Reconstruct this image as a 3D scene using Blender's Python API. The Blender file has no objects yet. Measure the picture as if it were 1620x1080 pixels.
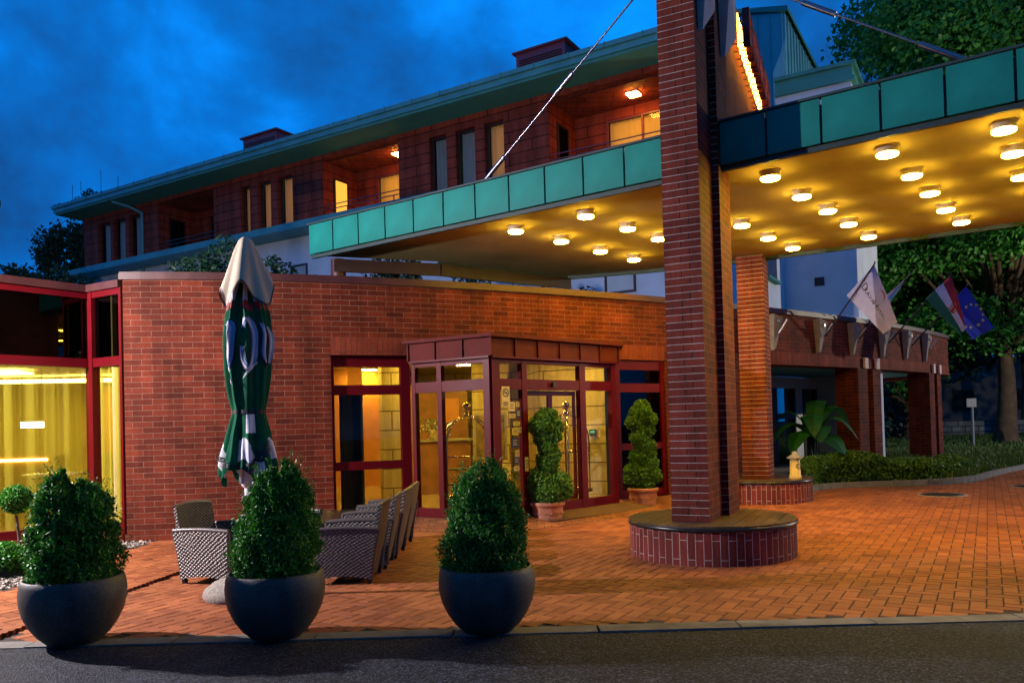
import bpy, bmesh, math, random
import numpy as np
from mathutils import Vector, Matrix
random.seed(7)
rng = np.random.default_rng(11)
R = math.radians
sc = bpy.context.scene
C = sc.collection

# ------------------------------------------------------------------ camera
cam_d = bpy.data.cameras.new('camera')
cam = bpy.data.objects.new('camera', cam_d)
C.objects.link(cam)
cam.location = (0, 0, 1.42)
ROLL, PITCH = 0.027, 0.0175
cam.matrix_world = Matrix.Translation((0, 0, 1.42)) @ Matrix.Rotation(R(90) + PITCH, 4, 'X') @ Matrix.Rotation(-ROLL, 4, 'Z')
cam_d.sensor_width = 36
cam_d.lens = 36 * 1250 / 1620
cam_d.shift_y = 108 / 1620
cam_d.clip_end = 2000
cam_d.clip_start = 0.05
sc.camera = cam

# ------------------------------------------------------------------ dusk sky
w = bpy.data.worlds.new('World')
sc.world = w
w.use_nodes = True
nt = w.node_tree
for n in list(nt.nodes):
    nt.nodes.remove(n)
wo = nt.nodes.new('ShaderNodeOutputWorld')
bg = nt.nodes.new('ShaderNodeBackground')
tc = nt.nodes.new('ShaderNodeTexCoord')
mp = nt.nodes.new('ShaderNodeMapping')
mp.inputs['Scale'].default_value = (1.0, 1.0, 1.25)
mp.inputs['Location'].default_value = (2.01, 0.8, 0.6)
n1 = nt.nodes.new('ShaderNodeTexNoise')
n1.inputs['Scale'].default_value = 3.1
n1.inputs['Detail'].default_value = 9
n1.inputs['Roughness'].default_value = 0.56
n1.inputs['Distortion'].default_value = 0.15
cr = nt.nodes.new('ShaderNodeValToRGB')
e = cr.color_ramp.elements
e[0].position = 0.33; e[0].color = (0.0025, 0.020, 0.075, 1)
e[1].position = 0.66; e[1].color = (0.0010, 0.125, 0.47, 1)
m_ = e.new(0.5); m_.color = (0.0010, 0.060, 0.235, 1)
nt.links.new(tc.outputs['Generated'], mp.inputs['Vector'])
nt.links.new(mp.outputs[0], n1.inputs['Vector'])
nt.links.new(n1.outputs['Fac'], cr.inputs['Fac'])
# unseen overhead sky greyed to cut the blue light falling on the ground
sx = nt.nodes.new('ShaderNodeSeparateXYZ'); nt.links.new(tc.outputs['Generated'], sx.inputs[0])
mz = nt.nodes.new('ShaderNodeMapRange'); mz.inputs['From Min'].default_value = 0.55; mz.inputs['From Max'].default_value = 0.85
nt.links.new(sx.outputs['Z'], mz.inputs['Value'])
mxz = nt.nodes.new('ShaderNodeMix'); mxz.data_type = 'RGBA'
nt.links.new(mz.outputs[0], mxz.inputs[0]); nt.links.new(cr.outputs[0], mxz.inputs[6]); mxz.inputs[7].default_value = (0.016, 0.021, 0.032, 1)
nt.links.new(mxz.outputs[2], bg.inputs['Color'])
bg.inputs['Strength'].default_value = 2.5
nt.links.new(bg.outputs[0], wo.inputs['Surface'])

sc.view_settings.view_transform = 'Standard'
sc.view_settings.look = 'None'
sc.view_settings.exposure = 0.15
sc.view_settings.gamma = 1.0
sc.render.engine = 'CYCLES'
sc.cycles.max_bounces = 7
sc.cycles.transparent_max_bounces = 12
sc.cycles.sample_clamp_indirect = 4.0
sc.cycles.caustics_reflective = False
sc.cycles.caustics_refractive = False
sc.cycles.use_denoising = True

LAMP_HEAD = (-7.3, 6.85, 3.62)

# ------------------------------------------------------------------ materials
def mat(name):
    m = bpy.data.materials.new(name)
    m.use_nodes = True
    t = m.node_tree
    p = t.nodes['Principled BSDF']
    return m, t, p

def nd(t, kind, **kw):
    n = t.nodes.new(kind)
    for k, v in kw.items():
        if k.startswith('i_'):
            key = k[2:].replace('_', ' ')
            n.inputs[key].default_value = v
        else:
            setattr(n, k, v)
    return n

def ramp(t, src, a, b, p0=0.3, p1=0.7):
    c = t.nodes.new('ShaderNodeValToRGB')
    c.color_ramp.elements[0].position = p0
    c.color_ramp.elements[1].position = p1
    c.color_ramp.elements[0].color = (*a, 1)
    c.color_ramp.elements[1].color = (*b, 1)
    t.links.new(src, c.inputs['Fac'])
    return c.outputs[0]

def coords(t, kind='Object', scale=None):
    c = t.nodes.new('ShaderNodeTexCoord')
    o = c.outputs[kind]
    if scale:
        m = t.nodes.new('ShaderNodeMapping')
        m.inputs['Scale'].default_value = scale
        t.links.new(o, m.inputs['Vector'])
        o = m.outputs[0]
    return o

def bump(t, p, src, strength=0.3, dist=0.01):
    b = t.nodes.new('ShaderNodeBump')
    b.inputs['Strength'].default_value = strength
    b.inputs['Distance'].default_value = dist
    t.links.new(src, b.inputs['Height'])
    t.links.new(b.outputs[0], p.inputs['Normal'])
    return b

def noisy(name, col, var=0.25, scale=6.0, rough=0.6, bstr=0.15, bdist=0.004, metallic=0.0, detail=5, spec=None):
    m, t, p = mat(name)
    n = nd(t, 'ShaderNodeTexNoise', i_Scale=scale, i_Detail=detail, i_Roughness=0.6)
    t.links.new(coords(t), n.inputs['Vector'])
    a = tuple(c * (1 - var) for c in col); b = tuple(min(1, c * (1 + var)) for c in col)
    t.links.new(ramp(t, n.outputs['Fac'], a, b), p.inputs['Base Color'])
    r = nd(t, 'ShaderNodeMapRange'); r.inputs['To Min'].default_value = max(0.02, rough - 0.1); r.inputs['To Max'].default_value = min(1, rough + 0.1)
    t.links.new(n.outputs['Fac'], r.inputs['Value']); t.links.new(r.outputs[0], p.inputs['Roughness'])
    p.inputs['Metallic'].default_value = metallic
    if bstr:
        n2 = nd(t, 'ShaderNodeTexNoise', i_Scale=scale * 8, i_Detail=4)
        t.links.new(coords(t), n2.inputs['Vector'])
        bump(t, p, n2.outputs['Fac'], bstr, bdist)
    if spec is not None:
        p.inputs['Specular IOR Level'].default_value = spec
    return m

def brickmat(name, c1, c2, mortar, bw=0.26, rh=0.075, ms=0.007, offset=0.5, rough=0.75, swap=False, bs=0.7, dirt=0.45, shift=0.0, gleam_line=None, spec=0.12):
    m, t, p = mat(name)
    uv = t.nodes.new('ShaderNodeUVMap')
    mp = t.nodes.new('ShaderNodeMapping')
    t.links.new(uv.outputs[0], mp.inputs['Vector'])
    mp.inputs['Location'].default_value = (shift, 0, 0)
    if swap:
        mp.inputs['Rotation'].default_value = (0, 0, R(90))
    b = t.nodes.new('ShaderNodeTexBrick')
    b.offset = offset
    b.inputs['Scale'].default_value = 1
    b.inputs['Brick Width'].default_value = bw
    b.inputs['Row Height'].default_value = rh
    b.inputs['Mortar Size'].default_value = ms
    b.inputs['Mortar Smooth'].default_value = 0.15
    b.inputs['Bias'].default_value = 0.0
    b.inputs['Color1'].default_value = (*c1, 1)
    b.inputs['Color2'].default_value = (*c2, 1)
    b.inputs['Mortar'].default_value = (*mortar, 1)
    t.links.new(mp.outputs[0], b.inputs['Vector'])
    n = nd(t, 'ShaderNodeTexNoise', i_Scale=1.3, i_Detail=7, i_Roughness=0.65)
    t.links.new(uv.outputs[0], n.inputs['Vector'])
    mr = nd(t, 'ShaderNodeMapRange'); mr.inputs['From Min'].default_value = 0.3; mr.inputs['From Max'].default_value = 0.7
    mr.inputs['To Min'].default_value = 1 - dirt; mr.inputs['To Max'].default_value = 1.15
    t.links.new(n.outputs['Fac'], mr.inputs['Value'])
    n3 = nd(t, 'ShaderNodeTexNoise', i_Scale=38, i_Detail=5, i_Roughness=0.7)
    t.links.new(uv.outputs[0], n3.inputs['Vector'])
    mr3 = nd(t, 'ShaderNodeMapRange'); mr3.inputs['To Min'].default_value = 0.5; mr3.inputs['To Max'].default_value = 1.5
    t.links.new(n3.outputs['Fac'], mr3.inputs['Value'])
    mps = t.nodes.new('ShaderNodeMapping'); mps.inputs['Scale'].default_value = (3.2, .35, 1); t.links.new(uv.outputs[0], mps.inputs['Vector'])
    n4 = nd(t, 'ShaderNodeTexNoise', i_Scale=1.0, i_Detail=8, i_Roughness=0.7); t.links.new(mps.outputs[0], n4.inputs['Vector'])
    mr4 = nd(t, 'ShaderNodeMapRange'); mr4.inputs['From Min'].default_value = 0.38; mr4.inputs['From Max'].default_value = 0.62; mr4.inputs['To Min'].default_value = .66; mr4.inputs['To Max'].default_value = 1.12
    t.links.new(n4.outputs['Fac'], mr4.inputs['Value'])
    mu0 = nd(t, 'ShaderNodeMath', operation='MULTIPLY'); t.links.new(mr.outputs[0], mu0.inputs[0]); t.links.new(mr4.outputs[0], mu0.inputs[1])
    mu = nd(t, 'ShaderNodeMath', operation='MULTIPLY')
    t.links.new(mu0.outputs[0], mu.inputs[0]); t.links.new(mr3.outputs[0], mu.inputs[1])
    mix = nd(t, 'ShaderNodeVectorMath', operation='SCALE')
    bcol = b.outputs['Color']
    if gleam_line:  # pale line painted along each bed joint as lamp gleam
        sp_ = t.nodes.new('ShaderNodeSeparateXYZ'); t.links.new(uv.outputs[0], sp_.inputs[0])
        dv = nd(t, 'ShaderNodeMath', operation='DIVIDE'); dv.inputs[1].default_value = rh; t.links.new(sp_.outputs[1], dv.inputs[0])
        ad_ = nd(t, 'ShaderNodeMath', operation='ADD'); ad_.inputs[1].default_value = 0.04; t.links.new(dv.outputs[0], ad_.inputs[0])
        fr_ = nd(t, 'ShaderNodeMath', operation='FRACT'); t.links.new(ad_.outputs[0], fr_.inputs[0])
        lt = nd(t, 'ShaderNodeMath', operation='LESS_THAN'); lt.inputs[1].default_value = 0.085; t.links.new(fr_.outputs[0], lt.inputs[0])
        mh = t.nodes.new('ShaderNodeMix'); mh.data_type = 'RGBA'; t.links.new(lt.outputs[0], mh.inputs[0]); t.links.new(bcol, mh.inputs[6]); mh.inputs[7].default_value = (*gleam_line, 1)
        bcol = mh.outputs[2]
    t.links.new(bcol, mix.inputs[0]); t.links.new(mu.outputs[0], mix.inputs['Scale'])
    t.links.new(mix.outputs[0], p.inputs['Base Color'])
    p.inputs['Roughness'].default_value = rough
    p.inputs['Specular IOR Level'].default_value = spec
    h = nd(t, 'ShaderNodeMath', operation='MULTIPLY_ADD')
    h.inputs[1].default_value = -1.0
    t.links.new(b.outputs['Fac'], h.inputs[0])
    h2 = nd(t, 'ShaderNodeMath', operation='MULTIPLY'); h2.inputs[1].default_value = 0.6
    t.links.new(n3.outputs['Fac'], h2.inputs[0]); t.links.new(h2.outputs[0], h.inputs[2])
    bump(t, p, h.outputs[0], bs, 0.016)
    return m

M = {}
M['brick'] = brickmat('red_brick', (0.185, 0.031, 0.013), (0.095, 0.016, 0.008), (0.27, 0.14, 0.09), ms=0.003)
M['brick_pier_gleam'] = brickmat('pier_brick_gleam', (0.225, 0.044, 0.026), (0.14, 0.027, 0.019), (0.030, 0.012, 0.012), bw=0.26, ms=0.005, offset=0.33, gleam_line=(0.58, 0.45, 0.38))  # lamp gleam painted into the colour as pale bed joints
M['brick_soldier'] = brickmat('soldier_brick', (0.26, 0.052, 0.026), (0.19, 0.038, 0.022), (0.10, 0.04, 0.025), bw=0.5, rh=0.075, ms=.004, swap=True)
M['brick_bench'] = brickmat('bench_brick', (0.25, 0.045, 0.034), (0.15, 0.028, 0.022), (0.50, 0.38, 0.33), bw=0.25, rh=0.078, ms=0.004, swap=True, offset=0.28)
M['coping'] = noisy('coping', (0.055, 0.012, 0.009), rough=0.5, scale=4)
M['red_paint'] = noisy('red_paint', (0.095, 0.0012, 0.004), var=0.12, scale=3, rough=0.45, bstr=0.03, spec=.18)
M['hood'] = noisy('hood_metal', (0.10, 0.016, 0.012), var=0.3, scale=2.5, rough=0.7, bstr=0.05, spec=.15)
M['teal'] = noisy('teal_panel', (0.006, 0.185, 0.150), var=0.3, scale=1.6, rough=0.55, bstr=0.08, spec=.25)
M['teal_dark'] = noisy('dark_joint', (0.02, 0.045, 0.045), rough=0.6)
M['soffit'] = noisy('soffit', (0.40, 0.32, 0.145), var=0.25, scale=0.9, rough=0.9, bstr=0.05, spec=.08)
M['stucco'] = noisy('stucco', (0.62, 0.66, 0.70), var=0.10, scale=1.1, rough=0.85, bstr=0.3, bdist=0.003)
M['verdigris'] = noisy('verdigris', (0.07, 0.28, 0.29), var=0.2, scale=1.5, rough=0.55)
M['eaves'] = noisy('eaves_board', (0.05, 0.26, 0.21), var=0.15, scale=2, rough=0.7)
M['terracotta'] = brickmat('terracotta_panels', (0.34, 0.062, 0.032), (0.23, 0.044, 0.025), (0.03, 0.012, 0.01), bw=1.7, rh=0.36, ms=0.014, rough=0.7, bs=0.9, dirt=0.3)
M['darkwood'] = noisy('dark_window_frame', (0.028, 0.012, 0.010), rough=0.5)
M['steel'] = noisy('steel', (0.28, 0.29, 0.33), var=0.05, rough=0.3, metallic=1.0, bstr=0)
M['black_metal'] = noisy('black_metal', (0.02, 0.02, 0.022), rough=0.45, metallic=0.3)
M['brass'] = noisy('brass', (0.80, 0.62, 0.33), var=0.1, rough=0.18, metallic=1.0, bstr=0)
M['zinc'] = noisy('zinc', (0.5, 0.52, 0.55), rough=0.4, metallic=0.8)
M['concrete'] = noisy('concrete', (0.26, 0.22, 0.19), var=0.25, scale=8, rough=0.85, bstr=0.4)
M['kerb'] = noisy('kerb_stone', (0.17, 0.155, 0.13), var=0.35, scale=5, rough=0.85, bstr=0.5, bdist=0.006)
M['bowl'] = noisy('bowl_fibre_concrete', (0.045, 0.038, 0.031), var=0.5, scale=7, rough=0.6, bstr=0.5, bdist=0.003, spec=.25)
def bowlmat():
    m, t, p = mat('bowl_fibre_concrete')
    co = coords(t)
    n = nd(t, 'ShaderNodeTexNoise', i_Scale=5, i_Detail=8, i_Roughness=0.7); t.links.new(co, n.inputs['Vector'])
    n2 = nd(t, 'ShaderNodeTexNoise', i_Scale=70, i_Detail=5, i_Roughness=0.75); t.links.new(co, n2.inputs['Vector'])
    c1 = ramp(t, n.outputs['Fac'], (0.026, 0.024, 0.022), (0.085, 0.075, 0.062), 0.35, 0.75)
    c2 = ramp(t, n2.outputs['Fac'], (0.45, 0.45, 0.45), (1.7, 1.7, 1.65), 0.35, 0.7)
    v = nd(t, 'ShaderNodeVectorMath', operation='MULTIPLY'); t.links.new(c1, v.inputs[0]); t.links.new(c2, v.inputs[1]); t.links.new(v.outputs[0], p.inputs['Base Color'])
    r = nd(t, 'ShaderNodeMapRange'); r.inputs['To Min'].default_value = .35; r.inputs['To Max'].default_value = .8; t.links.new(n.outputs['Fac'], r.inputs['Value']); t.links.new(r.outputs[0], p.inputs['Roughness'])
    bump(t, p, n2.outputs['Fac'], 0.6, 0.003)
    return m
M['bowl'] = bowlmat()
M['soil'] = noisy('soil', (0.03, 0.018, 0.012), rough=0.95, scale=20, bstr=1.0, bdist=0.02)
M['terra_pot'] = noisy('terracotta_pot', (0.42, 0.17, 0.09), var=0.3, scale=10, rough=0.8, bstr=0.3)
M['bench_wood'] = noisy('bench_wood', (0.085, 0.055, 0.032), var=0.45, scale=3.5, rough=0.32, bstr=0.3)
M['rim'] = noisy('bench_rim', (0.012, 0.012, 0.012), rough=0.3)
M['cream'] = noisy('cream_cloth', (0.50, 0.41, 0.28), var=0.08, scale=4, rough=0.85)
M['green_cloth'] = noisy('green_cloth', (0.004, 0.095, 0.042), var=0.25, scale=5, rough=0.85, bstr=0.15, spec=.1)
M['white_cloth'] = noisy('white_cloth', (0.7, 0.66, 0.66), var=0.06, rough=0.75)
M['blue_cloth'] = noisy('blue_cloth', (0.20, 0.32, 0.48), var=0.2, rough=0.85, spec=.1)
M['red_cloth'] = noisy('red_cloth', (0.42, 0.012, 0.015), var=0.1, rough=0.7)
M['navy_cloth'] = noisy('navy_cloth', (0.012, 0.03, 0.34), var=0.1, rough=0.7)
M['flag_green'] = noisy('flag_green', (0.01, 0.13, 0.07), var=0.1, rough=0.7)
M['flag_white'] = noisy('flag_white', (0.62, 0.56, 0.62), var=0.08, rough=0.75)
M['gold_cloth'] = noisy('gold_cloth', (0.80, 0.55, 0.10), var=0.08, rough=0.6)
M['ink'] = noisy('ink', (0.05, 0.012, 0.02), var=0.1, rough=0.6)
M['black_ink'] = noisy('black_ink', (0.012, 0.012, 0.012), rough=0.6)
M['pole_white'] = noisy('white_plastic', (0.70, 0.72, 0.78), var=0.05, rough=0.4)
M['wall_cream'] = brickmat('cream_stone', (0.55, 0.42, 0.22), (0.50, 0.38, 0.20), (0.18, 0.12, 0.05), bw=1.4, rh=0.34, ms=0.012, rough=0.55, bs=0.4, dirt=0.15)
M['ceil'] = noisy('ceiling_paint', (0.60, 0.52, 0.34), var=0.05, rough=0.8)
M['tile_floor'] = noisy('polished_floor', (0.45, 0.33, 0.16), var=0.2, scale=2, rough=0.12, bstr=0.0)
M['wood'] = noisy('warm_wood', (0.24, 0.10, 0.035), var=0.35, scale=3, rough=0.4)
M['dark_cloth'] = noisy('dark_curtain', (0.012, 0.018, 0.012), rough=0.9)
M['orange_wall'] = noisy('orange_plaster', (0.52, 0.20, 0.06), var=0.1, rough=0.8)
M['paper'] = noisy('paper', (0.62, 0.50, 0.25), var=0.15, scale=12, rough=0.6)
M['sticker_yellow'] = noisy('sticker', (0.55, 0.5, 0.12), var=0.2, scale=12, rough=0.4)
M['sticker_blue'] = noisy('sticker_blue', (0.03, 0.05, 0.16), var=0.2, rough=0.4)
M['bin_yellow'] = noisy('bin_yellow', (0.55, 0.36, 0.09), var=0.2, scale=9, rough=0.5)
M['iron'] = noisy('cast_iron', (0.035, 0.028, 0.025), rough=0.6, metallic=0.5)
M['bark'] = noisy('bark', (0.075, 0.048, 0.028), var=0.5, scale=3, rough=0.9, bstr=0.9, bdist=0.03)
M['twig'] = noisy('twig', (0.10, 0.06, 0.035), rough=0.9)
M['sand'] = noisy('joint_sand', (0.030, 0.017, 0.010), rough=0.95, scale=15)
M['mat_brown'] = noisy('door_mat', (0.10, 0.045, 0.02), rough=0.95, scale=40, bstr=0.8)
M['corrugated'] = noisy('standing_seam', (0.16, 0.42, 0.42), var=0.15, scale=1.2, rough=0.5)
M['oxide'] = noisy('oxide_metal', (0.16, 0.035, 0.05), var=0.2, scale=2, rough=0.5)
M['stonewall'] = brickmat('far_stone_wall', (0.22, 0.24, 0.25), (0.13, 0.15, 0.17), (0.05, 0.06, 0.07), bw=0.7, rh=0.3, ms=0.03)
M['pink_block'] = noisy('concrete_pad', (0.60, 0.42, 0.36), var=0.1, rough=0.7)
M['pebble'] = noisy('washed_concrete', (0.36, 0.31, 0.25), var=0.5, scale=35, rough=0.8, bstr=1.0, bdist=0.01)

def emit(name, col, s):
    m = bpy.data.materials.new(name); m.use_nodes = True
    t = m.node_tree; t.nodes.clear()
    e_ = t.nodes.new('ShaderNodeEmission'); o = t.nodes.new('ShaderNodeOutputMaterial')
    e_.inputs['Color'].default_value = (*col, 1); e_.inputs['Strength'].default_value = s
    t.links.new(e_.outputs[0], o.inputs[0])
    return m
M['lamp_glow'] = emit('canopy_lamp_glow', (1.0, 0.64, 0.055), 145)
M['balcony_glow'] = emit('balcony_lamp_glow', (1.0, 0.36, 0.05), 130)
M['lobby_glow'] = emit('lobby_lamp_glow', (1.0, 0.70, 0.10), 130)
M['cove_glow'] = emit('cove_glow', (1.0, 0.80, 0.14), 22)
M['tube_white'] = emit('tube_glow', (0.95, 1.0, 0.8), 14)
M['neon'] = emit('neon_amber', (1.0, 0.36, 0.03), 34)
M['street_glow'] = emit('street_glow', (1, 0.93, 0.95), 30)
M['window_glow'] = emit('lit_curtain', (1.0, 0.42, 0.05), 1.3)

def glassmat(name, tint=(0.93, 0.93, 0.88), rough=0.01, base=0.0, ior=1.28):
    m = bpy.data.materials.new(name); m.use_nodes = True
    t = m.node_tree; t.nodes.clear()
    o = t.nodes.new('ShaderNodeOutputMaterial'); mx = t.nodes.new('ShaderNodeMixShader')
    tr = t.nodes.new('ShaderNodeBsdfTransparent'); gl = t.nodes.new('ShaderNodeBsdfGlossy')
    tr.inputs[0].default_value = (*tint, 1); gl.inputs['Roughness'].default_value = rough  # front faces carry the painted gleam, side faces plain brick
    fr = t.nodes.new('ShaderNodeFresnel'); fr.inputs['IOR'].default_value = ior
    ad = nd(t, 'ShaderNodeMath', operation='ADD'); ad.inputs[1].default_value = base; ad.use_clamp = True
    ge = t.nodes.new('ShaderNodeNewGeometry')
    inv = nd(t, 'ShaderNodeMath', operation='SUBTRACT'); inv.inputs[0].default_value = 1.0; t.links.new(ge.outputs['Backfacing'], inv.inputs[1])
    mm = nd(t, 'ShaderNodeMath', operation='MULTIPLY'); t.links.new(ad.outputs[0], mm.inputs[0]); t.links.new(inv.outputs[0], mm.inputs[1])
    t.links.new(fr.outputs[0], ad.inputs[0]); t.links.new(mm.outputs[0], mx.inputs[0])
    t.links.new(tr.outputs[0], mx.inputs[1]); t.links.new(gl.outputs[0], mx.inputs[2]); t.links.new(mx.outputs[0], o.inputs[0])
    return m
M['glass'] = glassmat('clear_glass')
M['glass_dark'] = glassmat('smoked_glass', (0.25, 0.25, 0.22), base=0.0, ior=1.45)
M['glass_blue'] = glassmat('blue_glass', (0.4, 0.5, 0.5), base=0.22)

def sheer(name, col, alpha=0.5):
    m = bpy.data.materials.new(name); m.use_nodes = True
    t = m.node_tree; t.nodes.clear()
    o = t.nodes.new('ShaderNodeOutputMaterial'); mx = t.nodes.new('ShaderNodeMixShader'); mx2 = t.nodes.new('ShaderNodeMixShader')
    tr = t.nodes.new('ShaderNodeBsdfTransparent'); tl = t.nodes.new('ShaderNodeBsdfTranslucent'); df = t.nodes.new('ShaderNodeBsdfDiffuse')
    tl.inputs[0].default_value = (*col, 1); df.inputs[0].default_value = (*col, 1)
    mx2.inputs[0].default_value = 0.35; mx.inputs[0].default_value = alpha
    t.links.new(tl.outputs[0], mx2.inputs[1]); t.links.new(df.outputs[0], mx2.inputs[2])
    t.links.new(tr.outputs[0], mx.inputs[1]); t.links.new(mx2.outputs[0], mx.inputs[2]); t.links.new(mx.outputs[0], o.inputs[0])
    return m
M['sheer'] = sheer('sheer_curtain', (0.80, 0.72, 0.10), 0.5)
M['drape'] = sheer('lit_drape', (0.75, 0.62, 0.35), 0.93)
M['drape_blue'] = sheer('pale_drape', (0.75, 0.82, 0.9), 0.92)

def leafmat(name, a, b, rough=0.5, tl=0.25):
    m, t, p = mat(name)
    g = t.nodes.new('ShaderNodeNewGeometry')
    t.links.new(ramp(t, g.outputs['Random Per Island'], a, b, 0.0, 1.0), p.inputs['Base Color'])
    p.inputs['Roughness'].default_value = rough
    p.inputs['Specular IOR Level'].default_value = 0.35
    tr = t.nodes.new('ShaderNodeBsdfTranslucent'); mx = t.nodes.new('ShaderNodeMixShader'); mx.inputs[0].default_value = tl
    t.links.new(ramp(t, g.outputs['Random Per Island'], a, b, 0.0, 1.0), tr.inputs[0])
    o = t.nodes['Material Output']
    t.links.new(p.outputs[0], mx.inputs[1]); t.links.new(tr.outputs[0], mx.inputs[2]); t.links.new(mx.outputs[0], o.inputs[0])
    return m
M['leaf'] = leafmat('conifer_leaf', (0.012, 0.085, 0.008), (0.07, 0.29, 0.02))
M['leaf_olive'] = leafmat('spiral_leaf', (0.03, 0.10, 0.01), (0.13, 0.30, 0.03))
M['leaf_tree'] = leafmat('tree_leaf', (0.02, 0.14, 0.02), (0.10, 0.36, 0.05), tl=0.3)
M['leaf_dark'] = leafmat('dark_leaf', (0.006, 0.03, 0.018), (0.02, 0.075, 0.03))
M['leaf_hedge'] = leafmat('hedge_leaf', (0.03, 0.09, 0.008), (0.13, 0.26, 0.03))
M['grass'] = leafmat('grass_blade', (0.02, 0.06, 0.008), (0.11, 0.17, 0.03))
M['banana'] = leafmat('banana_leaf', (0.008, 0.07, 0.014), (0.025, 0.14, 0.024))
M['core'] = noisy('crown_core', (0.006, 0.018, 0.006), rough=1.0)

# paving brick
def paving():
    m, t, p = mat('paving_brick')
    g = t.nodes.new('ShaderNodeNewGeometry')
    c = ramp(t, g.outputs['Random Per Island'], (0.23, 0.062, 0.022), (0.37, 0.115, 0.040), 0, 1)
    n = nd(t, 'ShaderNodeTexNoise', i_Scale=0.55, i_Detail=6, i_Roughness=0.6)
    co = coords(t)
    t.links.new(co, n.inputs['Vector'])
    n2 = nd(t, 'ShaderNodeTexNoise', i_Scale=60, i_Detail=5, i_Roughness=0.7)
    t.links.new(co, n2.inputs['Vector'])
    mr = nd(t, 'ShaderNodeMapRange'); mr.inputs['From Min'].default_value = .3; mr.inputs['From Max'].default_value = .7
    mr.inputs['To Min'].default_value = 0.62; mr.inputs['To Max'].default_value = 1.2
    t.links.new(n.outputs['Fac'], mr.inputs['Value'])
    mr2 = nd(t, 'ShaderNodeMapRange'); mr2.inputs['To Min'].default_value = 0.55; mr2.inputs['To Max'].default_value = 1.45
    t.links.new(n2.outputs['Fac'], mr2.inputs['Value'])
    mu = nd(t, 'ShaderNodeMath', operation='MULTIPLY'); t.links.new(mr.outputs[0], mu.inputs[0]); t.links.new(mr2.outputs[0], mu.inputs[1])
    v5 = nd(t, 'ShaderNodeTexNoise', i_Scale=2.6, i_Detail=3); t.links.new(co, v5.inputs['Vector'])
    mr5 = nd(t, 'ShaderNodeMapRange'); mr5.inputs['From Min'].default_value = .60; mr5.inputs['From Max'].default_value = .70; mr5.inputs['To Min'].default_value = 1.0; mr5.inputs['To Max'].default_value = .62
    t.links.new(v5.outputs['Fac'], mr5.inputs['Value'])
    mu5 = nd(t, 'ShaderNodeMath', operation='MULTIPLY'); t.links.new(mu.outputs[0], mu5.inputs[0]); t.links.new(mr5.outputs[0], mu5.inputs[1])
    s = nd(t, 'ShaderNodeVectorMath', operation='SCALE'); t.links.new(c, s.inputs[0]); t.links.new(mu5.outputs[0], s.inputs['Scale'])
    t.links.new(s.outputs[0], p.inputs['Base Color'])
    p.inputs['Specular IOR Level'].default_value = 0.22
    r = nd(t, 'ShaderNodeMapRange'); r.inputs['To Min'].default_value = .45; r.inputs['To Max'].default_value = .8
    t.links.new(n.outputs['Fac'], r.inputs['Value']); t.links.new(r.outputs[0], p.inputs['Roughness'])
    bump(t, p, n2.outputs['Fac'], 0.5, 0.004)
    return m
M['paving'] = paving()

def asphalt():
    m, t, p = mat('asphalt')
    co = coords(t)
    v = nd(t, 'ShaderNodeTexVoronoi', i_Scale=85); t.links.new(co, v.inputs['Vector'])
    n = nd(t, 'ShaderNodeTexNoise', i_Scale=0.8, i_Detail=8, i_Roughness=0.7); t.links.new(co, n.inputs['Vector'])
    n2 = nd(t, 'ShaderNodeTexNoise', i_Scale=45, i_Detail=6, i_Roughness=0.8); t.links.new(co, n2.inputs['Vector'])
    c1 = ramp(t, n.outputs['Fac'], (0.013, 0.016, 0.024), (0.030, 0.036, 0.052))
    sp = ramp(t, v.outputs['Color'], (0.35, 0.35, 0.35), (3.4, 3.3, 3.1), 0.45, 1.0)
    sp2 = ramp(t, n2.outputs['Fac'], (0.3, 0.3, 0.3), (1.9, 1.9, 1.9), 0.35, 0.65)
    a = nd(t, 'ShaderNodeVectorMath', operation='MULTIPLY'); t.links.new(c1, a.inputs[0]); t.links.new(sp, a.inputs[1])
    b = nd(t, 'ShaderNodeVectorMath', operation='MULTIPLY'); t.links.new(a.outputs[0], b.inputs[0]); t.links.new(sp2, b.inputs[1])
    t.links.new(b.outputs[0], p.inputs['Base Color'])
    p.inputs['Roughness'].default_value = 0.7
    p.inputs['Specular IOR Level'].default_value = 0.2
    ad = nd(t, 'ShaderNodeMath', operation='ADD'); t.links.new(v.outputs['Distance'], ad.inputs[0]); t.links.new(n2.outputs['Fac'], ad.inputs[1])
    bump(t, p, ad.outputs[0], 0.9, 0.012)
    return m
M['asphalt'] = asphalt()

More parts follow.
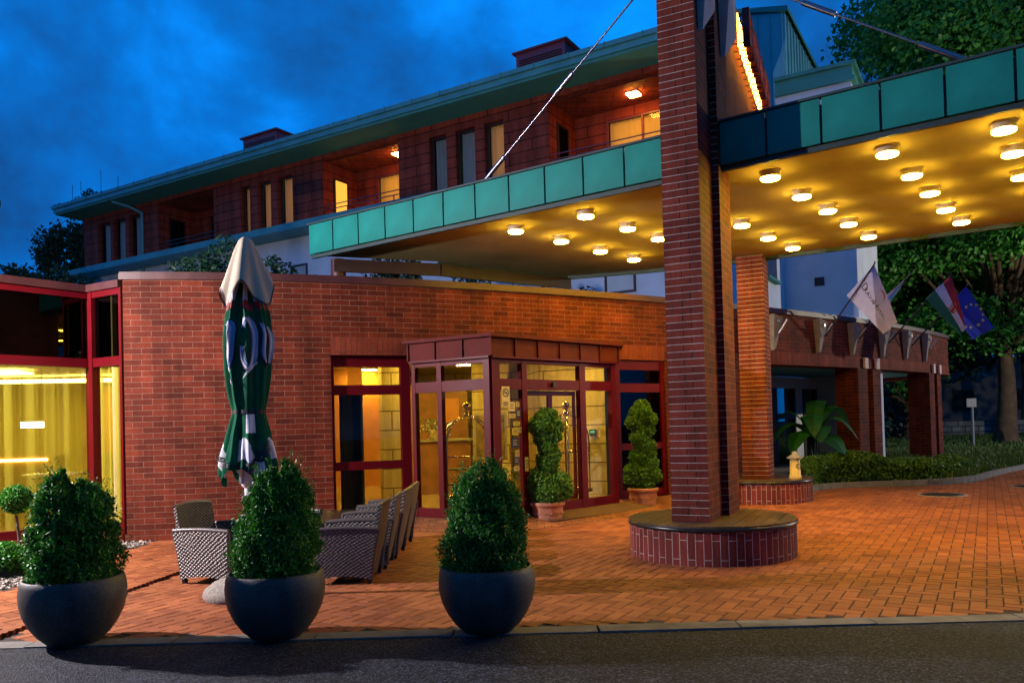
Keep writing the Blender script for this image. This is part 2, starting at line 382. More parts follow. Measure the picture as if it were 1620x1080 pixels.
def wicker():
    m, t, p = mat('wicker')
    uv = t.nodes.new('ShaderNodeUVMap')
    sp_ = t.nodes.new('ShaderNodeSeparateXYZ'); t.links.new(uv.outputs[0], sp_.inputs[0])
    def wave_(sock, period):
        a_ = nd(t, 'ShaderNodeMath', operation='MULTIPLY'); a_.inputs[1].default_value = 2 * math.pi / period; t.links.new(sock, a_.inputs[0])
        b_ = nd(t, 'ShaderNodeMath', operation='SINE'); t.links.new(a_.outputs[0], b_.inputs[0]); return b_.outputs[0]
    pr = nd(t, 'ShaderNodeMath', operation='MULTIPLY'); t.links.new(wave_(sp_.outputs[0], 0.042), pr.inputs[0]); t.links.new(wave_(sp_.outputs[1], 0.032), pr.inputs[1])
    n = nd(t, 'ShaderNodeTexNoise', i_Scale=30, i_Detail=3); t.links.new(uv.outputs[0], n.inputs['Vector'])
    ad = nd(t, 'ShaderNodeMath', operation='MULTIPLY_ADD'); ad.inputs[1].default_value = 0.5; ad.inputs[2].default_value = 0.5; t.links.new(pr.outputs[0], ad.inputs[0])
    c = ramp(t, ad.outputs[0], (0.040, 0.031, 0.026), (0.20, 0.165, 0.145), 0.25, 0.95)
    sc_ = nd(t, 'ShaderNodeVectorMath', operation='SCALE'); t.links.new(c, sc_.inputs[0])
    mr = nd(t, 'ShaderNodeMapRange'); mr.inputs['To Min'].default_value = .5; mr.inputs['To Max'].default_value = 1.4; t.links.new(n.outputs['Fac'], mr.inputs['Value']); t.links.new(mr.outputs[0], sc_.inputs['Scale'])
    t.links.new(sc_.outputs[0], p.inputs['Base Color'])
    p.inputs['Roughness'].default_value = 0.35
    bump(t, p, ad.outputs[0], 1.0, 0.012)
    return m
M['wicker'] = wicker()

# ------------------------------------------------------------------ mesh tools
class MB:
    def __init__(s):
        s.v = []; s.f = []; s.uv = []; s.mi = []; s.sm = []
    def face(s, pts, uv=None, mi=0, smooth=False):
        i = len(s.v); s.v += [tuple(p) for p in pts]
        s.f.append(list(range(i, i + len(pts))))
        if uv is None:
            a, b, c = (np.array(pts[k], float) for k in (0, 1, 2))
            n = np.cross(b - a, c - a); l = np.linalg.norm(n); n = n / l if l else np.array((0, 0, 1.))
            if abs(n[2]) > 0.7:
                uv = [(p[0], p[1]) for p in pts]
            else:
                tx, ty = -n[1], n[0]; k = math.hypot(tx, ty); tx /= k; ty /= k
                uv = [(p[0] * tx + p[1] * ty, p[2]) for p in pts]
        s.uv.append(list(uv)); s.mi.append(mi); s.sm.append(smooth)
    def box(s, c, d, rot=0.0, mi=0, M4=None):
        hx, hy, hz = d[0] / 2, d[1] / 2, d[2] / 2
        P = []
        cr_, sr_ = math.cos(rot), math.sin(rot)
        for z in (-hz, hz):
            for x, y in ((-hx, -hy), (hx, -hy), (hx, hy), (-hx, hy)):
                q = Vector((c[0] + x * cr_ - y * sr_, c[1] + x * sr_ + y * cr_, c[2] + z))
                if M4 is not None: q = M4 @ q
                P.append(q)
        for f in ((3, 2, 1, 0), (4, 5, 6, 7), (0, 1, 5, 4), (1, 2, 6, 5), (2, 3, 7, 6), (3, 0, 4, 7)):
            s.face([P[k] for k in f], mi=mi)
    def prism(s, poly, z0, z1, mi=0, caps=True):
        # poly counter-clockwise in xy
        n = len(poly); u = 0
        for i in range(n):
            a, b = poly[i], poly[(i + 1) % n]
            L = math.dist(a, b)
            s.face([(a[0], a[1], z0), (b[0], b[1], z0), (b[0], b[1], z1), (a[0], a[1], z1)], [(u, z0), (u + L, z0), (u + L, z1), (u, z1)], mi)
            u += L
        if caps:
            s.face([(p[0], p[1], z1) for p in poly], mi=mi)
            s.face([(p[0], p[1], z0) for p in reversed(poly)], mi=mi)
    def lathe(s, prof, c=(0, 0, 0), n=32, mi=0, cap=True, smooth=True, wob=None):
        ring = []
        for k, (r, z) in enumerate(prof):
            ring.append([(c[0] + r * math.cos(2 * math.pi * j / n), c[1] + r * math.sin(2 * math.pi * j / n), c[2] + z) for j in range(n)])
        base = len(s.v)
        for rg in ring: s.v += rg
        for k in range(len(prof) - 1):
            for j in range(n):
                j2 = (j + 1) % n
                s.f.append([base + k * n + j, base + k * n + j2, base + (k + 1) * n + j2, base + (k + 1) * n + j])
                r0 = prof[k][0]
                u0, u1 = 2 * math.pi * max(r0, .05) * j / n, 2 * math.pi * max(r0, .05) * (j + 1) / n
                s.uv.append([(u0, prof[k][1]), (u1, prof[k][1]), (u1, prof[k + 1][1]), (u0, prof[k + 1][1])])
                s.mi.append(mi); s.sm.append(smooth)
        if cap:
            s.face(list(reversed(ring[0])), mi=mi); s.face(ring[-1], mi=mi)
    def tube(s, pts, r, n=10, mi=0, closed=False):
        pts = [Vector(p) for p in pts]
        rr = r if isinstance(r, (list, tuple)) else [r] * len(pts)
        rings = []
        up = Vector((0.13, 0.31, 1)).normalized()
        for i, p in enumerate(pts):
            d = (pts[min(i + 1, len(pts) - 1)] - pts[max(i - 1, 0)])
            if d.length < 1e-9: d = Vector((0, 0, 1))
            d.normalize()
            x = d.cross(up)
            if x.length < 0.05: x = d.cross(Vector((1, 0, 0)))
            x.normalize(); y = d.cross(x)
            rings.append([p + (x * math.cos(2 * math.pi * k / n) + y * math.sin(2 * math.pi * k / n)) * rr[i] for k in range(n)])
        b = len(s.v)
        for rg in rings: s.v += [tuple(q) for q in rg]
        for i in range(len(pts) - 1):
            for k in range(n):
                k2 = (k + 1) % n
                s.f.append([b + i * n + k, b + i * n + k2, b + (i + 1) * n + k2, b + (i + 1) * n + k])
                s.uv.append([(0, 0)] * 4); s.mi.append(mi); s.sm.append(True)
        s.face([tuple(q) for q in rings[0]], mi=mi); s.face([tuple(q) for q in reversed(rings[-1])], mi=mi)
    def build(s, name, m, parent=None):
        o3 = org(parent)
        me = bpy.data.meshes.new(name)
        me.from_pydata([(a[0] - o3[0], a[1] - o3[1], a[2] - o3[2]) for a in s.v], [], s.f)
        ul = me.uv_layers.new(name='UVMap')
        ul.data.foreach_set('uv', np.array([c for f in s.uv for p in f for c in (p[0], p[1])], dtype=np.float32))
        ms = m if isinstance(m, (list, tuple)) else [m]
        for k in ms: me.materials.append(k)
        me.polygons.foreach_set('material_index', np.array(s.mi, dtype=np.int32))
        me.polygons.foreach_set('use_smooth', np.array(s.sm, dtype=bool))
        me.update()
        o = bpy.data.objects.new(name, me); C.objects.link(o)
        if parent is not None:
            o.parent = parent
        else:
            pass
        return o

def org(p):
    x = y = z = 0.0
    while p is not None:
        x += p.location[0]; y += p.location[1]; z += p.location[2]; p = p.parent
    return (x, y, z)

def tag(o, label=None, cat=None, group=None, kind=None):
    if label: o['label'] = label
    if cat: o['category'] = cat
    if group: o['group'] = group
    if kind: o['kind'] = kind
    return o

def empty(name, loc, label=None, cat=None, group=None):
    o = bpy.data.objects.new(name, None); C.objects.link(o); o.location = loc
    o.empty_display_size = 0.1
    return tag(o, label, cat, group)

def copy_tree(o, loc=None, rz=None, label=None, parent=None):
    c = o.copy(); C.objects.link(c); c.parent = parent
    if loc is not None: c.location = loc
    if rz is not None: c.rotation_euler[2] = rz
    if label: c['label'] = label
    for ch in list(o.children): copy_tree(ch, parent=c)
    return c

def quads(centers, sx, sy, nrm=None, up_bias=0.0, jitter=1.0, fold=True, tri=False):
    """many small leaf faces: centres (N,3), sizes; returns verts, faces"""
    N = len(centers)
    n = rng.normal(size=(N, 3)) * jitter
    if nrm is not None: n = n + nrm
    n /= np.linalg.norm(n, axis=1)[:, None] + 1e-9
    d = rng.normal(size=(N, 3)); d[:, 2] += up_bias
    t_ = d - n * np.sum(d * n, axis=1)[:, None]
    t_ /= np.linalg.norm(t_, axis=1)[:, None] + 1e-9
    b = np.cross(n, t_)
    s = rng.uniform(0.6, 1.3, size=(N, 1))
    p0 = centers - t_ * sy * s * .5
    p2 = centers + t_ * sy * s * .5
    p1 = centers + b * sx * s * .5 - t_ * sy * s * 0.05
    p3 = centers - b * sx * s * .5 - t_ * sy * s * 0.05
    V = np.stack([p0, p1, p2, p3], axis=1).reshape(-1, 3)
    return V

def quadmesh(name, V, m, parent=None, extra=None):
    o3 = np.array(org(parent))
    V = V - o3
    n = len(V) // 4
    me = bpy.data.meshes.new(name)
    me.vertices.add(len(V)); me.vertices.foreach_set('co', V.astype(np.float32).ravel())
    me.loops.add(len(V)); me.loops.foreach_set('vertex_index', np.arange(len(V), dtype=np.int32))
    me.polygons.add(n); me.polygons.foreach_set('loop_start', np.arange(0, len(V), 4, dtype=np.int32))
    me.polygons.foreach_set('loop_total', np.full(n, 4, dtype=np.int32))
    me.materials.append(m)
    me.update(calc_edges=True); me.validate()
    o = bpy.data.objects.new(name, me); C.objects.link(o)
    if parent is not None: o.parent = parent
    return o

def text_mesh(txt, size=1.0, extrude=0.0, bold=0.0, spacing=1.0, shear=0.0):
    cu = bpy.data.curves.new('lettering', 'FONT')
    cu.body = txt; cu.size = size; cu.extrude = extrude; cu.offset = bold; cu.space_character = spacing; cu.shear = shear
    cu.align_x = 'CENTER'; cu.align_y = 'CENTER'
    cu.resolution_u = 4
    o = bpy.data.objects.new('lettering', cu); C.objects.link(o)
    bpy.context.view_layer.update()
    dg = bpy.context.evaluated_depsgraph_get()
    me = bpy.data.meshes.new_from_object(o.evaluated_get(dg))
    bpy.data.objects.remove(o); bpy.data.curves.remove(cu)
    return me

def place_text(me, fn, name, m, parent, cuts=0):
    """move each vertex (x,y,z) of a lettering mesh through fn to world space"""
    if cuts:
        bm = bmesh.new(); bm.from_mesh(me)
        bmesh.ops.triangulate(bm, faces=bm.faces[:])
        bmesh.ops.subdivide_edges(bm, edges=bm.edges[:], cuts=cuts, use_grid_fill=True)
        bm.to_mesh(me); bm.free()
    o3 = Vector(org(parent))
    for v in me.vertices:
        v.co = Vector(fn(v.co.x, v.co.y, v.co.z)) - o3
    me.materials.clear(); me.materials.append(m)
    me.name = name
    o = bpy.data.objects.new(name, me); C.objects.link(o); o.parent = parent
    return o

# ------------------------------------------------------------------ the arc wall line
AX = np.array([-5.15, -2.5, -1.03, .91, 2.66, 5.05, 6.55, 8.17, 9.5, 11.0, 12.2])
AY = np.array([10.4, 11.16, 11.7, 12.6, 13.75, 15.55, 16.7, 17.95, 19.1, 20.65, 22.1])
cf = np.polyfit(AX, AY, 4)
xs = list(np.arange(-5.15, 12.2, 0.15))
pts = [(x, float(np.polyval(cf, x))) for x in xs]
lx, ly = pts[-1]
ang = math.atan2(pts[-1][1] - pts[-2][1], pts[-1][0] - pts[-2][0])
for k in range(30):
    ang += 0.05
    if ang > R(150): break
    lx += .16 * math.cos(ang); ly += .16 * math.sin(ang)
    pts.append((lx, ly))
PT = np.array(pts)
SS = np.concatenate([[0], np.cumsum(np.hypot(*np.diff(PT, axis=0).T))])
def aw(s, out=0.0):
    x = np.interp(s, SS, PT[:, 0]); y = np.interp(s, SS, PT[:, 1])
    x2 = np.interp(s + .1, SS, PT[:, 0]); y2 = np.interp(s + .1, SS, PT[:, 1]); x1 = np.interp(s - .1, SS, PT[:, 0]); y1 = np.interp(s - .1, SS, PT[:, 1])
    tx, ty = x2 - x1, y2 - y1; l = math.hypot(tx, ty); tx /= l; ty /= l
    return (float(x + ty * out), float(y - tx * out))
def s_of_x(X): return float(np.interp(X, PT[:, 0], SS))
def arc_dir(s):
    a, b = aw(s - .1), aw(s + .1)
    return math.atan2(b[1] - a[1], b[0] - a[0])

def arc_slab(mb, s0, s1, z0, z1, out=0.0, thick=0.35, step=0.3, mi=0):
    n = max(1, int((s1 - s0) / step)); sl = [s0 + (s1 - s0) * k / n for k in range(n + 1)]
    F = [aw(s, out) for s in sl]; B = [aw(s, out - thick) for s in sl]
    for k in range(n):
        a, b = F[k], F[k + 1]; c, d = B[k], B[k + 1]; u0, u1 = sl[k], sl[k + 1]
        mb.face([(*a, z0), (*b, z0), (*b, z1), (*a, z1)], [(u0, z0), (u1, z0), (u1, z1), (u0, z1)], mi)
        mb.face([(*d, z0), (*c, z0), (*c, z1), (*d, z1)], [(u1, z0), (u0, z0), (u0, z1), (u1, z1)], mi)
        mb.face([(*a, z1), (*b, z1), (*d, z1), (*c, z1)], mi=mi)
        mb.face([(*c, z0), (*d, z0), (*b, z0), (*a, z0)], [(u0, z0), (u1, z0), (u1, z0 + .3), (u0, z0 + .3)], mi=mi)
    for k, fl in ((0, 1), (n, 0)):
        a, c = F[k], B[k]
        q = [(*c, z0), (*a, z0), (*a, z1), (*c, z1)]
        uvq = [(0, z0), (thick, z0), (thick, z1), (0, z1)]
        if not fl: q = q[::-1]; uvq = uvq[::-1]
        mb.face(q, uvq, mi)

SL = s_of_x(-2.52); SR = s_of_x(2.70); SA = s_of_x(4.75); SE = SS[-1] - .2

# ================================================================== GROUND
mb = MB()
mb.face([(-150, -60, -0.006), (200, -60, -0.006), (200, 5.37, -0.006), (-150, 5.37, -0.006)])
tag(mb.build('road', M['asphalt']), kind='structure')
mb = MB()
mb.face([(-150, 5.3, -0.075), (220, 5.3, -0.075), (220, 260, -0.075), (-150, 260, -0.075)])
tag(mb.build('ground', noisy('bare_ground', (0.03, 0.045, 0.02), scale=0.7, rough=0.95)), kind='structure')

# kerb stones along the road
proto = None
x = -12.0; ki = 0
mbk = MB()
while x < 16:
    L = random.uniform(.92, 1.02)
    z = random.uniform(-.006, .004)
    mbk.box((x + L / 2, 5.45 + random.uniform(-.006, .006), -.06 + z), (L - .014, .17, .13), random.uniform(-.004, .004))
    x += L
tag(mbk.build('kerb', M['kerb']), kind='structure')

# herringbone paving, bricks 0.2 x 0.1
A2 = np.array((.516, .857)); B2 = np.array((.857, -.516))
FARK = [(5.2, 14.6), (6.16, 15.6), (8.3, 15.5), (9.4, 16.1), (10.4, 17.3), (12.8, 19.6), (19.0, 25.0)]
def far_limit(X):
    return np.interp(X, [p[0] for p in FARK], [p[1] for p in FARK])
def in_pave(X, Y):
    if Y < 5.56 or X > 19 or X < -12: return False
    if X < -4.74: return Y < 7.35 + (X + 4.75) * 0.0 and Y < 7.6
    if X <= 2.7: return Y < np.interp(X, PT[:, 0], PT[:, 1]) + .1
    if X < 4.6: return Y < np.interp(X, PT[:, 0], PT[:, 1]) + .1 and Y < 15.6
    return Y < (far_limit(X) - .1)
def gutter_x(Y): return -3.72 + (Y - 5.7) * 0.115
cells = []
Wb = 0.108
for i in range(-260, 260):
    for j in range(-260, 260):
        d = (i - j) % 4
        if d == 0: cu_, cv_, L_, H_ = i + 1.0, j + .5, 2, 1
        elif d == 3 : cu_, cv_, L_, H_ = i + .5, j + 1.0, 1, 2
        else: continue
        q = A2 * cu_ * Wb + B2 * cv_ * Wb + np.array((3.0, 12.0))
        if not in_pave(q[0], q[1]): continue
        if q[1] < 9.5 and abs(q[0] - gutter_x(q[1])) < 0.075: continue
        cells.append((q[0], q[1], L_, H_))
cells = np.array(cells); N = len(cells)
g = 0.003; ins = 0.004
hx = cells[:, 2] * Wb / 2 - g; hy = cells[:, 3] * Wb / 2 - g
zz = rng.normal(0, .0004, N); tx_ = rng.normal(0, .0035, N); ty_ = rng.normal(0, .0035, N)
V = np.zeros((N, 8, 3))
k = 0
for lvl, (dz, sh) in enumerate(((-0.010, 0), (0.0, ins))):
    for (sx, sy) in ((-1, -1), (1, -1), (1, 1), (-1, 1)):
        u = sx * (hx - sh); v = -sy * (hy - sh)
        V[:, k, 0] = cells[:, 0] + u * A2[0] + v * B2[0]
        V[:, k, 1] = cells[:, 1] + u * A2[1] + v * B2[1]
        V[:, k, 2] = dz + zz + (tx_ * u + ty_ * v if lvl else 0)
        if lvl == 0:
            pass
        k += 1
V = V.reshape(-1, 3)
fb = np.array([(4, 5, 6, 7), (0, 1, 5, 4), (1, 2, 6, 5), (2, 3, 7, 6), (3, 0, 4, 7)])
F = (fb[None] + (np.arange(N) * 8)[:, None, None]).reshape(-1, 4)
me = bpy.data.meshes.new('paving')
me.vertices.add(len(V)); me.vertices.foreach_set('co', V.astype(np.float32).ravel())
me.loops.add(F.size); me.loops.foreach_set('vertex_index', F.astype(np.int32).ravel())
me.polygons.add(len(F)); me.polygons.foreach_set('loop_start', np.arange(0, F.size, 4, dtype=np.int32)); me.polygons.foreach_set('loop_total', np.full(len(F), 4, dtype=np.int32))
me.polygons.foreach_set('use_smooth', np.zeros(len(F), dtype=bool)); me.materials.append(M['paving']); me.update(calc_edges=True)
o = bpy.data.objects.new('pavement', me); C.objects.link(o); tag(o, kind='structure')
mb = MB(); mb.face([(-12, 5.5, -.006), (22, 5.5, -.006), (22, 30, -.006), (-12, 30, -.006)])
tag(mb.build('pavement_bedding', M['sand']), kind='structure')

# rope of rounded edging bricks across the pavement on the left
mb = MB(); yy = 5.62
while yy < 9.4:
    X = gutter_x(yy)
    mb.box((X, yy, 0.0), (.115, .058, .05), 0.35 + random.uniform(-.05, .05))
    yy += .066
tag(mb.build('pavement_edging', M['paving']), kind='structure')

# gravel bed
Vg = np.column_stack([rng.uniform(-9, -4.78, 26000), rng.uniform(7.4, 10.6, 26000), rng.uniform(-.005, .018, 26000)])
keep = (Vg[:, 0] < -4.78)
tag(quadmesh('gravel', quads(Vg[keep], .026, .03, nrm=np.array([[0, 0, 1.5]])), leafmat('gravel_stone', (0.10, 0.085, 0.07), (0.55, 0.48, 0.40), rough=.9, tl=0)), kind='stuff')

# landing sloping up to the doors
land = [aw(SL + .4, .02), aw(SL + .55, .95), (-.35, 10.0), (1.9, 11.35), aw(SR + .1, 1.2), aw(SR + .3, .02)]
mb = MB()
inner = [aw(SL + .4, .02), (-1.43, 11.35), (-.28, 10.72), (1.7, 12.5), aw(SR + .3, .05)]
mb.face([(*aw(SL + .9, .55), .004), (-.30, 10.15, .004), (-.28, 10.76, .11), (-1.46, 11.45, .11)])
mb.face([(-.30, 10.15, .004), (2.75, 12.5, .004), (1.75, 12.72, .11), (-.28, 10.76, .11)])
mb.face([(2.75, 12.5, .004), (*aw(SR + .35, .3), .02), (*aw(SR + .05, .02), .11), (1.75, 12.72, .11)])
mb.face([(-.28, 10.76, .108), (1.75, 12.72, .108), (2.7, 13.7, .108), (-2.5, 11.1, .108), (-1.46, 11.45, .108)][::1])
tag(mb.build('entrance_ramp', brickmat('ramp_brick', (0.40, 0.15, 0.07), (0.28, 0.10, 0.05), (0.08, 0.04, 0.02), bw=.2, rh=.1, ms=.006)), kind='structure')
t = MB(); t.face([(.55, 11.05, .052), (2.35, 12.62, .047), (1.72, 12.62, .122), (.3, 11.22, .122)])
t.face([(.55, 11.05, .042), (2.35, 12.62, .037), (2.35, 12.62, .047), (.55, 11.05, .052)])
tag(t.build('door_mat', M['mat_brown']), 'brown coir mat lying before the sliding entrance doors', 'door mat')
# rounded brick edging at the left foot of the vestibule
mb = MB()
for kk in range(16):
    u = kk / 15
    X = -1.72 + 1.1 * u; Y = 11.18 - .52 * u
    mb.box((X, Y, .012), (.058, .2, .05), math.atan2(-.52, 1.1) + .25)
tag(mb.build('pavement_edging', M['paving']), kind='structure')

# manhole covers
def manhole(x_, y_, r_, lab):
    m_b = MB(); m_b.lathe([(r_ + .05, .0), (r_ + .05, .006), (r_, .006)], (x_, y_, 0), 36, cap=False)
    e0 = empty('manhole_cover', (x_, y_, 0), lab, 'manhole cover', 'manhole covers in the forecourt')
    m_b.build('rim', M['concrete'], e0)
    m_b = MB(); m_b.lathe([(r_, 0.0), (r_, .008), (.001, .0085)], (x_, y_, 0), 36, cap=False)
    for q in range(-3, 4):
        for q2 in range(-3, 4):
            if q * q + q2 * q2 < 10: m_b.box((x_ + q * r_ * .25, y_ + q2 * r_ * .25, .010), (r_ * .12, r_ * .12, .006))
    m_b.build('lid', M['iron'], e0)
manhole(7.35, 13.6, .34, 'round dark manhole cover in the paving before the hedge')
manhole(9.6, 14.6, .34, 'manhole cover at the right edge of the forecourt, beside the kerb')

# far kerb + lawn
mb = MB()
def poly_strip(path, w_, z0, z1, mb_, L=.9):
    P_ = [Vector((a, b, 0)) for a, b in path]
    for a, b in zip(P_[:-1], P_[1:]):
        d = (b - a); n_ = max(1, round(d.length / L)); d.normalize(); nn = Vector((-d.y, d.x, 0))
        ll = (b - a).length / n_
        for k_ in range(n_):
            c_ = a + d * ll * (k_ + .5)
            mb_.box((c_.x, c_.y, (z0 + z1) / 2), (ll - .008, w_, z1 - z0), math.atan2(d.y, d.x))
sm = []
for i in range(len(FARK) - 1):
    for u in np.linspace(0, 1, 6)[:-1]:
        sm.append((FARK[i][0] + (FARK[i + 1][0] - FARK[i][0]) * u, FARK[i][1] + (FARK[i + 1][1] - FARK[i][1]) * u))
sm.append(FARK[-1])
for _ in range(8):
    sm = [sm[0]] + [((sm[i - 1][0] + 2 * sm[i][0] + sm[i + 1][0]) / 4, (sm[i - 1][1] + 2 * sm[i][1] + sm[i + 1][1]) / 4) for i in range(1, len(sm) - 1)] + [sm[-1]]
poly_strip(sm, .13, -.02, .10, mb, L=.6)
tag(mb.build('kerb', M['kerb']), kind='structure')
mb = MB()
mb.face([(p[0], p[1] + .05, .05) for p in FARK] + [(60, 60, .05), (60, 120, .05), (4, 120, .05), (4, 30, 0.05), (5.2, 17, .05)])
tag(mb.build('lawn', noisy('lawn_soil', (0.02, 0.045, 0.012), var=.4, scale=2, rough=.95)), kind='structure')
# grass blades
def lawn_pts(n, x0, x1, y0, y1, extra=.12):
    X = rng.uniform(x0, x1, n); Y = rng.uniform(y0, y1, n)
    k_ = Y > (np.interp(X, [p[0] for p in FARK], [p[1] for p in FARK]) + extra)
    return X[k_], Y[k_]
gx, gy = lawn_pts(60000, 8.5, 20, 15.4, 27)
gx2, gy2 = lawn_pts(30000, 12, 45, 22, 48)
X = np.concatenate([gx, gx2]); Y = np.concatenate([gy, gy2])
nn = len(X)
patch = 0.6 + 0.6 * np.sin(X * 1.7 + np.sin(Y * 1.3)) * np.cos(Y * 1.1)
hgt = rng.uniform(.05, .16, nn) * (1 + .7 * patch) * np.where(Y > 26, 1.0, 1.25)
wd = rng.uniform(.010, .022, nn) * np.where(Y > 26, 2.2, 1.0); th = rng.uniform(0, 2 * math.pi, nn)
lean = rng.normal(0, .06, (nn, 2))
b0 = np.column_stack([X - np.cos(th) * wd, Y - np.sin(th) * wd, np.full(nn, .045)])
b1 = np.column_stack([X + np.cos(th) * wd, Y + np.sin(th) * wd, np.full(nn, .045)])
t1 = np.column_stack([X + lean[:, 0] + np.cos(th) * wd * .3, Y + lean[:, 1] + np.sin(th) * wd * .3, .045 + hgt])
t0 = np.column_stack([X + lean[:, 0] - np.cos(th) * wd * .3, Y + lean[:, 1] - np.sin(th) * wd * .3, .045 + hgt])
tag(quadmesh('grass', np.stack([b0, b1, t1, t0], 1).reshape(-1, 3), M['grass']), kind='stuff')

# ================================================================== SINGLE-STOREY BRICK WING
wing = empty('brick_wing', (-2.5, 11.5, 0), 'low curved red brick wing with flat roof behind the entrance and the arcade', 'building')
mb = MB()
arc_slab(mb, 0, SL, 0, 3.46)
arc_slab(mb, SL, SR, 2.70, 3.46)
arc_slab(mb, SR, SA, 0, 3.46)
arc_slab(mb, SA, SE, 2.70, 3.46, thick=.45)
mb.build('wall', M['brick'], wing)
mb = MB()
arc_slab(mb, SL - .0, SR + .0, 2.45, 2.70, out=.006)
mb.build('lintel', M['brick_soldier'], wing)
mb = MB()
arc_slab(mb, SA, SE, 2.45, 2.70, thick=.46, out=.006)
mb.build('lintel', M['brick_soldier'], wing)
mb = MB()
arc_slab(mb, -.03, SE, 3.46, 3.54, out=.045, thick=.45)
arc_slab(mb, -.03, SE, 3.541, 3.565, out=.02, thick=.38)
mb.build('coping', M['coping'], wing)
# flat roof behind the coping and room shells
roofp = [aw(s, -.2) for s in np.linspace(0, SE, 40)] + [(13.0, 27), (9.5, 23.0), (6.4, 20.4), (-4, 26), (-9.5, 20), (-8.5, 14), (-5.79, 10.9)]
mb = MB()
mb.face([(p[0], p[1], 3.36) for p in roofp]); mb.face([(p[0], p[1], 3.2) for p in reversed(roofp)])
mb.build('roof', noisy('roof_felt', (.05, .05, .05), rough=.9), wing)
# lobby floor, ceiling, walls
lob = [aw(s, -.36) for s in np.linspace(SL - 1.6, SR + 1.4, 24)] + [(3.2, 20), (-5.2, 20), (-5.2, 13)]
mb = MB(); mb.face([(p[0], p[1], .12) for p in lob]); mb.build('floor', M['tile_floor'], wing)
mb = MB(); mb.face([(p[0], p[1], 2.72) for p in reversed(lob)]); mb.build('ceiling', M['ceil'], wing)
mb = MB()
def wallseg(m_b, a, b, z0, z1, th_=.08):
    d = Vector((b[0] - a[0], b[1] - a[1])); L = d.length
    m_b.box(((a[0] + b[0]) / 2, (a[1] + b[1]) / 2, (z0 + z1) / 2), (L, th_, z1 - z0), math.atan2(d.y, d.x))
wallseg(mb, (2.55, 13.95), (.55, 14.75), .12, 2.72)
wallseg(mb, (.55, 14.75), (.2, 16.4), .12, 2.72)
wallseg(mb, (-5.2, 20), (3.2, 20), .12, 2.72)
wallseg(mb, (3.2, 20), (3.2, 14.6), .12, 2.72)
wallseg(mb, (-5.2, 12.2), (-5.2, 20), .12, 2.72)
mb.box((-2.15, 14.2, 1.42), (.42, .42, 2.6), .3)
mb.build('interior_wall', M['wall_cream'], wing)
mb = MB(); wallseg(mb, (-4.2, 17.2), (-2.62, 17.9), .12, 2.72); mb.build('interior_wall', M['orange_wall'], wing); mb = MB(); mb.box((-3.05, 15.4, 1.42), (.26, .2, 2.6), .1)
mb.build('interior_wall', M['orange_wall'], wing)
# dining room shell behind the glass bay
GP = [(-8.9, 6.35), (-7.4, 8.52), (-5.78, 10.84), (-5.12, 10.47)]
din = [GP[0], GP[1], GP[2], (-5.15, 10.5), (-5.3, 12.2), (-5.3, 15.6), (-13, 15.6), (-13, 6.3)]
mb = MB(); mb.face([(p[0], p[1], .12) for p in din]); mb.build('floor', M['wood'], wing)
mb = MB(); mb.face([(p[0], p[1], 2.45) for p in reversed(din)]); mb.build('ceiling', M['ceil'], wing)
mb = MB(); mb.face([(p[0], p[1], 3.38) for p in din]); mb.build('roof', noisy('bay_roof', (.05, .03, .03), rough=.9), wing)
mb = MB()
wallseg(mb, (-5.32, 10.6), (-5.32, 15.6), .12, 3.3); wallseg(mb, (-5.3, 15.6), (-13, 15.6), .12, 3.3); wallseg(mb, (-13, 15.6), (-13, 6.3), .12, 3.3); wallseg(mb, (-13, 6.3), (-8.9, 6.3), .12, 3.3)
mb.build('interior_wall', noisy('dining_wall', (.42, .33, .12), var=.15, scale=1.5, rough=.8), wing)

# arcade piers with stepped fronts
def arcade_pier(s0, nm=0):
    p = MB()
    a = arc_dir(s0)
    tx, ty = math.cos(a), math.sin(a); nx, ny = ty, -tx
    def q(u, o_): c0 = aw(s0); return (c0[0] + tx * u + nx * o_, c0[1] + ty * u + ny * o_)
    poly = [q(-.5, -.5), q(-.5, .03), q(-.05, .03), q(-.05, -.12), q(.22, -.12), q(.22, .03), q(.60, .03), q(.60, -.5)]
    p.prism(poly, 0, 2.45)
    ob = p.build('pier', M['brick'], wing)
    p = MB()
    for u in (-.16, .40):
        c0 = q(u, .055); p.box((c0[0], c0[1], 2.56), (.16, .05, .24), a)
    p.build('pad', M['pink_block'], ob)
for X in (8.05, 11.15):
    arcade_pier(s_of_x(X))
# inner row of piers and colonnade back wall
mb = MB(); mb.box((9.35, 21.2, 1.25), (.5, .5, 2.45), .9); mb.build('pier', M['brick'], wing)
mb = MB(); mb.lathe([(.17, 0), (.17, 2.45)], (8.75, 19.0, 0), 20); mb.build('column', M['stucco'], wing)
arcin = [aw(s, -.45) for s in np.linspace(SA + .1, SE, 24)]
mb = MB(); arcb = [aw(s, -3.6) for s in np.linspace(SA - .3, SE - 3, 24)]
mb.face([(p[0], p[1], 2.56) for p in arcb] + [(p[0], p[1], 2.56) for p in reversed(arcin)])
mb.build('ceiling', M['verdigris'], wing)
mb = MB(); mb.face([(p[0], p[1], .07) for p in reversed(arcb)] + [(p[0], p[1], .07) for p in arcin]); mb.build('floor', M['concrete'], wing)
